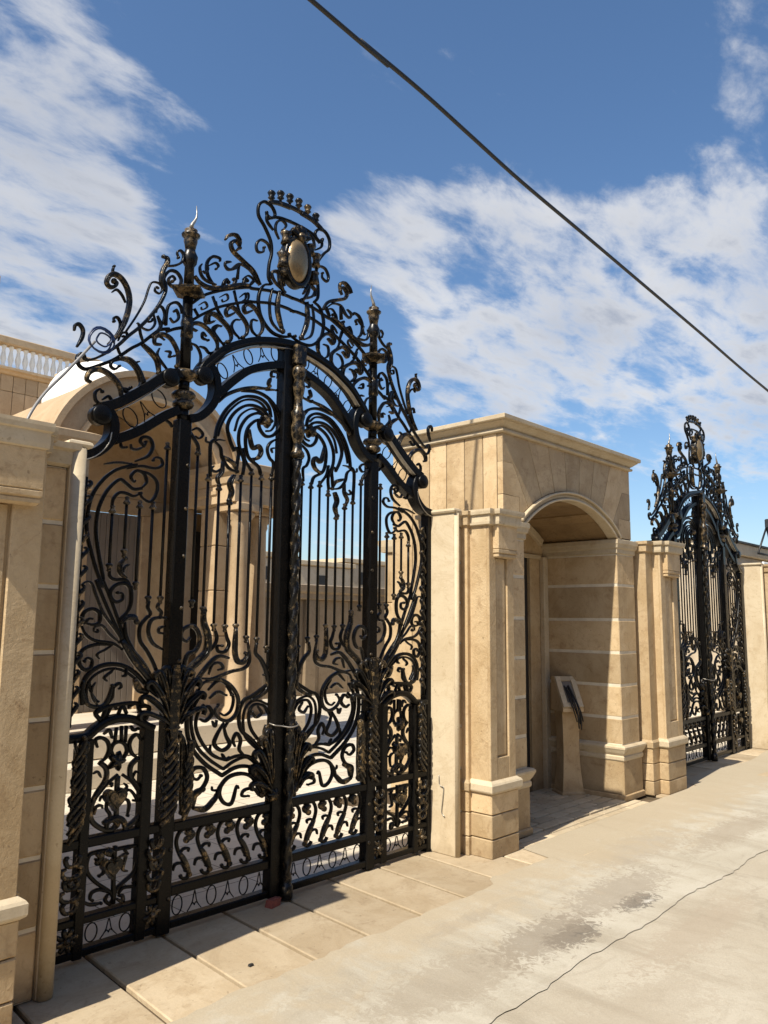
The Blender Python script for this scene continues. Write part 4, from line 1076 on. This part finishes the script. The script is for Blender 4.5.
# ================================================================== SMALL THINGS ON THE GROUND
def shard(x, y, s, mt, name, label, cat, h=.6):
    rr = random.Random(int(x*1000)); vs = []
    for (i, j, k) in [(i, j, k) for k in (0, 1) for (i, j) in ((-1, -1), (1, -1), (1, 1), (-1, 1))]:
        vs.append((x+i*s*rr.uniform(.7, 1.1)*(.8 if k else 1), y+j*s*.6*rr.uniform(.7, 1.1), .001+k*s*h*rr.uniform(.8, 1.2)))
    return tag(MB().add(vs, [[3, 2, 1, 0], [4, 5, 6, 7], [0, 1, 5, 4], [1, 2, 6, 5], [2, 3, 7, 6], [3, 0, 4, 7]]) or None)
def stone_bit(x, y, s, mt, name, label, cat, h=.6):
    mb = MB(); rr = random.Random(int(x*1000)); vs = []
    for k in (0, 1):
        for (i, j) in ((-1, -1), (1, -1), (1, 1), (-1, 1)):
            vs.append((i*s*rr.uniform(.7, 1.1)*(.85 if k else 1), j*s*.6*rr.uniform(.7, 1.1), k*s*h*rr.uniform(.8, 1.2)))
    mb.add(vs, [[3, 2, 1, 0], [4, 5, 6, 7], [0, 1, 5, 4], [1, 2, 6, 5], [2, 3, 7, 6], [3, 0, 4, 7]])
    o = mb.build(name, mt, None, (x, y, .001)); o.rotation_euler.z = rr.random()*.5
    return tag(o, label, cat)
stone_bit(3.005, 3.655, .045, BRICK, 'brick_fragment', 'piece of red brick on the paving below the gate centre', 'brick', .9)
stone_bit(2.44, 3.12, .014, DARK, 'pebble', 'dark pebble on the paving slabs before the near gate', 'pebble')

# ================================================================== GROUND
def sheet(name, poly, z, mt, label=None):
    mb = MB(); mb.add([(x, y, z) for x, y in poly], [list(range(len(poly)))], 0, .5)
    return tag(mb.build(name, mt), kind='structure')
def ground_mat(name, c0, c1, c2, stains=None, rough=.85, scl=1.0, bump=.3, edge_dirt=None):
    mt, nt, b = new_mat(name); L = nt.links.new; v = coords(nt)
    big = noise(nt, v, 1.5*scl, 8, .66, 1.0); med = noise(nt, v, 6*scl, 8, .68, .4); fine = noise(nt, v, 90*scl, 4, .7)
    c = mix(nt, ramp(nt, big, .35, .65), c0, c1)
    c = mix(nt, mathn(nt, 'MULTIPLY', ramp(nt, med, .52, .75), .55), c, c2)
    # faint trowel and tyre sweeps
    sw = noise(nt, coords(nt, (3.2, .55, 1)), 1.0, 6, .62, .5); c = mix(nt, mathn(nt, 'MULTIPLY', ramp(nt, sw, .48, .66), .55), c, c2)
    sw2 = noise(nt, coords(nt, (.7, 3.4, 1)), 1.6, 7, .65, .9); c = mix(nt, mathn(nt, 'MULTIPLY', ramp(nt, sw2, .54, .70), .38), c, c2)
    grit = noise(nt, v, 210, 2, .5); c = mix(nt, mathn(nt, 'MULTIPLY', ramp(nt, grit, .62, .72), .35), c, tuple(x*.5 for x in c2))
    pale = noise(nt, v, 150, 2, .5); c = mix(nt, mathn(nt, 'MULTIPLY', ramp(nt, pale, .64, .74), .30), c, tuple(min(1, x*1.35) for x in c0))
    # thin cracks
    vor = N(nt, 'ShaderNodeTexVoronoi', feature='DISTANCE_TO_EDGE', i_Scale=.42*scl)
    wv = N(nt, 'ShaderNodeVectorMath', operation='ADD'); nz = N(nt, 'ShaderNodeTexNoise', i_Scale=5.0, i_Detail=5.0); L(v, nz.inputs['Vector'])
    s_ = N(nt, 'ShaderNodeVectorMath', operation='SCALE'); L(nz.outputs['Color'], s_.inputs[0]); s_.inputs['Scale'].default_value = .28; L(v, wv.inputs[0]); L(s_.outputs[0], wv.inputs[1]); L(wv.outputs[0], vor.inputs['Vector'])
    crk = ramp(nt, vor.outputs['Distance'], .006, .001); c = mix(nt, mathn(nt, 'MULTIPLY', crk, .14), c, tuple(x*.45 for x in c2))
    for (x, y, sx, sy, dark, wt, thr) in (stains or []):
        mp = N(nt, 'ShaderNodeMapping'); L(v, mp.inputs[0]); mp.inputs['Location'].default_value = (-x/sx, -y/sy, 0); mp.inputs['Scale'].default_value = (1/sx, 1/sy, 0)
        ln = N(nt, 'ShaderNodeVectorMath', operation='LENGTH'); L(mp.outputs[0], ln.inputs[0])
        q = noise(nt, v, 17, 9, .74, 1.4)
        f = ramp(nt, mathn(nt, 'SUBTRACT', mathn(nt, 'MULTIPLY_ADD', q, 3.0, -.62), ln.outputs['Value']), thr, thr+.36)
        c = mix(nt, mathn(nt, 'MULTIPLY', f, wt), c, dark)
    if edge_dirt:
        sp = N(nt, 'ShaderNodeSeparateXYZ'); L(v, sp.inputs[0])
        q = noise(nt, v, 4.5, 7, .68, .9)
        f = ramp(nt, mathn(nt, 'ADD', sp.outputs[1], mathn(nt, 'MULTIPLY', mathn(nt, 'SUBTRACT', q, .5), 1.5)), 2.45, 2.98)
        c = mix(nt, mathn(nt, 'MULTIPLY', f, .8), c, edge_dirt)
    fl = mathn(nt, 'MULTIPLY_ADD', fine, .30, .85)
    hsv = N(nt, 'ShaderNodeHueSaturation'); L(c, hsv.inputs['Color']); L(fl, hsv.inputs['Value'])
    L(hsv.outputs[0], b.inputs['Base Color']); b.inputs['Roughness'].default_value = rough; b.inputs['Specular IOR Level'].default_value = .25
    bp = N(nt, 'ShaderNodeBump', i_Strength=bump, i_Distance=.01); L(mathn(nt, 'ADD', med, mathn(nt, 'MULTIPLY', fine, .5)), bp.inputs['Height']); L(bp.outputs[0], b.inputs['Normal'])
    return mt
APRON = ground_mat('pale_concrete', (.44, .402, .325), (.385, .345, .27), (.285, .245, .182), [
    (3.85, 2.24, .30, .12, (.10, .085, .07), .85, .0), (4.55, 2.22, .26, .10, (.10, .085, .07), .80, .0), (4.60, 2.18, .11, .045, (.60, .57, .50), .8, .42), (3.70, 2.32, .55, .22, (.22, .185, .14), .7, .0),
    (4.6, 2.38, .8, .22, (.25, .21, .16), .6, .0), (3.0, 2.35, .7, .25, (.27, .225, .165), .5, .0), (5.6, 2.7, .9, .25, (.28, .23, .17), .45, .0), (3.55, 2.75, .5, .08, (.28, .235, .175), .55, .0), (2.3, 2.6, .5, .16, (.30, .25, .18), .45, .0), (6.6, 2.4, 1.0, .2, (.27, .22, .16), .5, .0)], edge_dirt=(.375, .308, .212))
ROADM = ground_mat('beige_concrete_road', (.425, .38, .30), (.37, .322, .245), (.275, .232, .17), [(4.4, 1.80, 1.0, .16, (.33, .27, .20), .5, .0), (3.2, 1.6, .9, .3, (.33, .28, .21), .45, .0)], .9, 1.0, .45)
EARTH = ground_mat('sandy_ground', (.36, .29, .20), (.32, .25, .17), (.25, .19, .13), None, .95, .5)
sheet('ground', [(-300, -300), (400, -300), (400, 400), (-300, 400)], -.045, EARTH)
rr = random.Random(5)
edge = []
x = -8.0
while x < 40:
    edge.append((x, 2.035+.012*math.sin(x*1.7)+.012*math.sin(x*5.3+1)+rr.uniform(-.012, .012))); x += .06
sheet('road', [(-8, -9)]+[(40, -9)]+[(x, y+(.014 if math.sin(x*1.9+.6) > -.1 and x > 3.6 else .0065)-.0075*rr.random()) for x, y in edge[::-1]], -.009, ROADM)
JOINT = plain('joint_dirt', (.11, .082, .052), .95, spec=.1, var=.3)
sheet('pavement_bed', [(-8, 2.72), (40, 2.72), (40, 3.9), (-8, 3.9)], -.022, JOINT)
sheet('apron_bed', [(-8, 1.95), (40, 1.95), (40, 2.718), (-8, 2.718)], -.0125, EARTH)
top_e = []
for i, (x, y) in enumerate(edge): 
    yy = 2.955+.016*math.sin(x*2.1)+.010*math.sin(x*9.1)+rr.uniform(-.014, .014)
    if x > 4.2: yy += .09
    if 4.95 < x < 7.05: yy = 3.277
    elif x >= 7.05: yy = 3.275 if x < 8.1 else 3.45+.05*math.sin(x*3)
    top_e.append((x, yy))
ap = MB()
vs = [(x, y, -.004) for x, y in edge]+[(x, y, .0045) for x, y in top_e]; n = len(edge)
ap.add(vs, [[i, i+1, n+i+1, n+i] for i in range(n-1)], 0, .5)
tag(ap.build('pavement_apron', APRON), kind='structure')
# slab paving along the wall foot
mb = MB(); rr = random.Random(11)
xs = [-7.6+.42*i for i in range(60)]
j0 = [(-.02, 0)]
joints = [0.27, .69, 1.11, 1.53, 1.95, 2.34, 2.75, 3.13, 3.54, 3.93, 4.33, 4.75, 5.17]
allj = [.27-.42*i for i in range(18, 0, -1)]+joints+[5.17+.44*i for i in range(1, 40)]
for a, b in zip(allj, allj[1:]):
    sk = .045; g_ = .011
    yf = 2.91+rr.uniform(-.03, .04); yb = 3.80
    if 5.0 < a < 7.0: yb = 3.27
    sh = lambda x, y: x-sk*(3.70-y)/.6
    z = rr.uniform(-.0015, .002); d = .006
    q = [(sh(a+g_, yf), yf+rr.uniform(-.01, .01)), (sh(b-g_, yf), yf+rr.uniform(-.01, .01)), (sh(b-g_, yb), yb), (sh(a+g_, yb), yb)]
    cx_, cy_ = sum(p[0] for p in q)/4, sum(p[1] for p in q)/4
    q2 = [(p[0]+(d if p[0] < cx_ else -d), p[1]+(d if p[1] < cy_ else -d)) for p in q]
    vs = [(x, y, -.02) for x, y in q]+[(x, y, z-.005) for x, y in q]+[(x, y, z) for x, y in q2]
    fs = [[8, 9, 10, 11]]+[[i+k*4, (i+1) % 4+k*4, (i+1) % 4+4+k*4, i+4+k*4] for k in (0, 1) for i in range(4)]
    mb.add(vs, fs)
tag(mb.build('pavement', SLAB), kind='structure')
# porch paving: running-bond pavers with a border strip
mb = MB(); y = 3.30; row = 0
for y0, y1 in ((3.280, 3.345), (3.353, 3.42)):
    x = 5.06 if row else 4.99
    while x < 7.0: mb.box(x+.004, min(x+.42, 7.02)-.004, y0, y1, -.02, .006+.001*row, .004); x += .42
    row += 1
y = 3.428
while y < PB-.02:
    x = OX0-.10+(.12 if row % 2 else 0)-.2
    y1 = min(y+.118, PB)
    while x < OX1+.03:
        a, b = max(x, OX0-.03)+.009, min(x+.24, OX1+.03)-.009
        if b-a > .03: mb.box(a, b, y+.009, y1-.009, -.02, .014+.0008*(row % 3), .004)
        x += .24
    y += .118; row += 1
tag(mb.build('porch_floor', PAVER), kind='structure')
# courtyard behind the wall
mb = MB(); rr = random.Random(2)
y = 3.84; k = 0
while y < 14.5:
    x = -4.0-(.3 if k % 2 else 0)
    while x < 22:
        if not (BX0-.1 < x < BX1 and y < 5.3): mb.add([(x+.003, y+.003, .0), (x+.597, y+.003, .0), (x+.597, y+.297, .0), (x+.003, y+.297, .0)], [[0, 1, 2, 3]])
        x += .6
    y += .3; k += 1
tag(mb.build('courtyard_floor', MARBLE), kind='structure')
sheet('courtyard_bed', [(-5, 3.82), (23, 3.82), (23, 14.6), (-5, 14.6)], -.006, MORTAR)

# ================================================================== HOUSE AND OTHER BUILDINGS
hs = empty('house', (3.0, 11.0, 0), 'stone villa with an arched entrance porch and white dome behind the near gate', 'building')
AX, AZ, AR = 4.63, 3.17, 1.27
def annulus(mb, r0, r1, y0, y1, n=36, a0=0.0, a1=math.pi, gap=0.0, mi=0):
    for i in range(n):
        p = a0+(a1-a0)*i/n+gap; q = a0+(a1-a0)*(i+1)/n-gap
        pt = lambda r, a: (AX+r*math.cos(a), AZ+r*math.sin(a))
        mb.prism([pt(r0, p), pt(r1, p), pt(r1, q), pt(r0, q)], y0, y1, mi, .5)
mb = MB(); annulus(mb, .985, 1.20, 8.03, 8.32); annulus(mb, 1.202, 1.27, 7.97, 8.325); annulus(mb, .93, .984, 7.99, 8.33)
mb.build('porch_arch', HOUSE, hs)
mb = MB(); annulus(mb, 1.10, 1.262, 8.33, 10.98); mb.build('barrel_roof', HOUSE, hs)
mb = MB(); annulus(mb, 0.02, 1.09, 9.42, 9.5, 24); mb.box(3.36, 5.9, 9.42, 9.5, 2.96, 3.168, .01); mb.box(3.36, 4.60, 9.42, 9.5, 0, 2.958, .01); mb.box(5.33, 6.6, 9.42, 9.5, 0, 2.958, .01)
mb.build('porch_back_wall', HOUSE, hs)
mb = MB()
for i in range(9): mb.box(4.602+.081*i, 4.602+.081*i+.078, 9.45, 9.48, .45, 2.95, .006)
mb.build('door', SHUT, hs)
for (x0, x1) in ((3.38, 3.68), (5.56, 5.86)):
    mb = MB()
    for a, b in ((.45, .85), (.855, 1.4), (1.405, 1.95), (1.955, 2.5), (2.505, 2.98)): mb.box(x0, x1, 8.06, 8.40, a, b, .01)
    mb.ring(x0, x1, 8.06, 8.40, [(0, 2.98), (.03, 3.0), (.05, 3.08), (.08, 3.12), (.08, 3.165)])
    mb.ring(x0, x1, 8.06, 8.40, [(.06, .45), (.06, .55), (.03, .58), (.0, .60)])
    mb.build('pier', HOUSE, hs)
def column(x, y):
    return MB().lathe([(.17, .45), (.17, .52), (.15, .56), (.125, .60), (.128, 1.4), (.108, 2.72), (.125, 2.76), (.12, 2.80), (.17, 2.86), (.17, 2.90)], (x, y, 0), 'z', 20, 0).box(x-.19, x+.19, y-.19, y+.19, 2.902, 3.0, .01)
for (x, y) in ((5.72, 7.78), (3.53, 7.78), (6.15, 8.0)): column(x, y).build('column', HOUSE, hs)
for (x0, x1, y0, y1) in ((5.50, 6.36, 7.62, 8.9), (3.0, 3.68, 7.62, 8.9)):
    mb = MB(); mb.box(x0, x1, y0, y1, 3.0, 3.22, .006); mb.ring(x0, x1, y0, y1, [(0, 3.22), (.02, 3.24), (.03, 3.32), (.07, 3.36), (.09, 3.40), (.09, 3.47), (0, 3.50)])
    mb.build('entablature', HOUSE, hs)
mb = MB()
for k, (a, b) in enumerate(((0, .45), (.455, 1.0), (1.005, 1.55), (1.555, 2.1), (2.105, 2.65), (2.655, 3.0))):
    for (c, d) in ((5.95, 6.35),): mb.box(c, d, 8.45, 12.0, a, b, .012)
mb.box(5.45, 5.62, 8.62, 12.0, 0, 3.0, .01); mb.box(5.62, 5.95, 8.9, 12, 0, 3.0, .01)
mb.build('wing_wall', HOUSE, hs)
MB().box(5.64, 5.93, 8.84, 8.899, 1.2, 2.75, .004).build('window', DARK, hs)
mb = MB()
for i, (y, z) in enumerate(((7.25, .22), (7.5, .45))): mb.box(2.9, 6.6, y, 9.42, z-.22, z, .01, 0, .5+.1*i)
mb.build('porch_steps', MARBLE, hs)
mb = MB(); xs = [-8+.171*i for i in range(78)]
for a, b in zip(xs, xs[1:]):
    mb.box(a+.003, b-.003, 11.0, 11.1, 3.0, 4.70, .004); mb.box(a+.003, b-.003, 11.0, 11.1, 4.706, 4.93, .004)
mb.box(-8, 5.33, 11.01, 11.1, 0, 2.998, .01); mb.box(-8, 5.33, 11.101, 18, 0, 4.93, .01)
mb.build('front_wall', HOUSE, hs)
MB().ring(-8, 5.33, 11.0, 18, [(0, 4.932), (.03, 4.94), (.05, 4.97), (.10, 4.985), (.10, 5.02), (0, 5.025)]).build('eaves_moulding', HOUSE, hs)
mb = MB(); x = -7.9
while x < 5.25: mb.lathe([(.035, 5.03), (.035, 5.06), (.022, 5.09), (.042, 5.17), (.03, 5.24), (.020, 5.30), (.035, 5.34), (.035, 5.36)], (x, 11.05, 0), 'z', 8); x += .10
y = 11.15
while y < 17.9: mb.lathe([(.035, 5.03), (.022, 5.09), (.042, 5.17), (.020, 5.30), (.035, 5.36)], (5.27, y, 0), 'z', 8); y += .10
mb.build('balusters', [WHITE], hs)
MB().box(-8.05, 5.38, 10.96, 11.14, 5.362, 5.47, .012).box(5.20, 5.38, 11.141, 17.9, 5.362, 5.47, .012).build('balustrade_rail', HOUSE, hs)
mb = MB(); mb.lathe([(.72, 4.30), (.72, 4.44)]+[(.68*math.cos(t), 4.44+.56*math.sin(t)) for t in [math.pi/2*i/12 for i in range(13)]][:-1]+[(.004, 5.0)], (4.82, 9.78, 0), 'z', 40)
mb.build('dome', WHITE, hs)

cw = empty('courtyard_wall', (11, 13.2, 0), 'long shaded courtyard wall with pale coping seen through the near gate', 'wall')
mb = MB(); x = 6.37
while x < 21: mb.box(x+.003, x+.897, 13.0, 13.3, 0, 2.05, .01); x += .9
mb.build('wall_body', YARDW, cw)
mb = MB(); x = 6.9
while x < 21: mb.box(x, x+.30, 12.9, 12.999, 0, 2.05, .01); x += 2.2
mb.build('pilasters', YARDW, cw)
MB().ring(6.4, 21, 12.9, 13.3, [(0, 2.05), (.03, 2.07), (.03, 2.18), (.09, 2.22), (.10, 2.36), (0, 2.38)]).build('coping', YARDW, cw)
def distant(x0, x1, y0, y1, h, label, wins):
    o = empty('distant_house', ((x0+x1)/2, y0, 0), label, 'building', 'distant houses beyond the courtyard')
    MB().box(x0, x1, y0, y1, -.05, h, .05).build('wall', FARWALL, o)
    MB().ring(x0, x1, y0, y1, [(0, h), (.12, h+.05), (.12, h+.25), (0, h+.28)]).build('parapet', TRAVL, o)
    for (wx, wz, w, hh) in wins: MB().box(wx, wx+w, y0-.03, y0-.001, wz, wz+hh, .01).build('window', DARK, o)
distant(20.6, 22.6, 28, 34, 4.4, 'small distant pale house with two dark windows left of the twisted column', [(21.0, 3.4, .35, .6), (21.8, 3.4, .35, .6)])
distant(25.6, 29.5, 30, 36, 4.35, 'distant cream house seen between pickets just right of the twisted column', [(27, 3.2, .5, .7)])
distant(29.8, 36.5, 31, 40, 4.75, 'distant wide cream house seen behind the right half of the near gate', [(31, 3.6, .6, .7), (33.5, 3.6, .6, .7)])
an = empty('outbuilding', (7.5, 5.7, 0), 'low sunlit cream outbuilding behind the gatehouse, seen through gate side panel', 'building')
mb = MB()
for a, b in ((0, .6), (.605, 1.2), (1.205, 1.8), (1.805, 2.36)): mb.box(6.45, 9.2, 5.35, 6.05, a, b, .01)
mb.build('wall', TRAV, an)
MB().ring(6.45, 9.2, 5.35, 6.05, [(0, 2.362), (.03, 2.37), (.05, 2.43), (.06, 2.50), (0, 2.51)]).build('coping', TRAVL, an)
rb = empty('ribbed_building', (16, 8.6, 0), 'grey ribbed building with dark rails behind the far gate', 'building')
mb = MB().box(13.6, 24, 8.6, 11.5, 0, 3.05, .02); x = 13.65
while x < 23.9: mb.box(x, x+.05, 8.54, 8.599, 0, 3.04, .006); x += .14
mb.build('wall', RIB, rb)
MB().box(13.6, 24, 8.50, 8.535, 2.30, 2.36, .004).box(13.6, 24, 8.50, 8.535, 1.98, 2.08, .004).box(13.6, 24, 8.50, 8.535, 1.2, 1.24, .004).build('rail', CABLE, rb)
MB().ring(13.6, 24, 8.6, 11.5, [(0, 3.05), (.06, 3.07), (.06, 3.2), (0, 3.22)]).build('eaves', FARWALL, rb)
eb = empty('flat_roofed_building', (18, 6.5, 0), 'cream flat roofed building with dark roof edge beyond the far gate', 'building')
MB().box(15.2, 26, 5.6, 8.3, 0, 2.98, .02).box(15.8, 15.9, 5.5, 5.599, .0, 2.9, .005).build('wall', FARWALL, eb)
MB().box(15.15, 26.05, 5.52, 8.35, 2.982, 3.22, .01).build('parapet', TRAVL, eb)
MB().box(15.1, 26.1, 5.48, 8.4, 3.222, 3.262, .005).build('roof_edge', CABLE, eb)
fl = empty('floodlight', (17.65, 5.42, 3.05), 'black floodlight on a triangular bracket at the roof edge beyond the far gate', 'lamp')
mb = MB().tube([(17.0, 5.40, 3.06), (17.62, 5.40, 3.66)], .022, 6).tube([(17.0, 5.40, 3.06), (18.0, 5.40, 3.06)], .022, 6).tube([(18.0, 5.40, 3.06), (17.62, 5.40, 3.66)], .022, 6)
mb.build('bracket', CABLE, fl)
MB().box(17.50, 17.80, 5.28, 5.40, 3.62, 3.82, .02).build('lamp_head', CABLE, fl)
MB().box(17.2, 17.55, 5.36, 5.42, 2.78, 2.90, .03).build('reflector', GLASS, fl)
# the wall's own return wing to the left of the picture: it shades the wall foot and courtyard
lw = empty('gatehouse', (-1.2, 4.4, 0), 'plain stone gatehouse wing left of the near gate', 'gatehouse')
MB().box(-2.4, 1.24, 3.84, 6.1, 0, 3.08, .01).build('wall', TRAV, lw)
MB().ring(-2.4, 1.24, 3.84, 6.1, [(.0, 3.081), (.03, 3.11), (.05, 3.15), (.08, 3.17), (.08, 3.21), (0, 3.215)]).build('cornice', TRAVL, lw)

# unseen row added across the street to cut sky light on the front faces
op = empty('house', (6, -6.5, 0), 'unseen stone house added across the street to block sky light', 'building')
mb = MB()
for i in range(12): mb.box(-16+3.2*i+.004, -16+3.2*(i+1)-.004, -7.0, -6.0, 0, 5.6, .02)
mb.build('wall', HOUSE, op)
for i in range(6): MB().box(-13.5+6.4*i, -12.1+6.4*i, -5.99, -5.96, 1.2, 2.9, .01).build('window', DARK, op)
MB().ring(-16, 22.4, -7.0, -6.0, [(0, 5.6), (.04, 5.63), (.12, 5.72), (.12, 5.82), (0, 5.84)]).build('cornice', HOUSE, op)
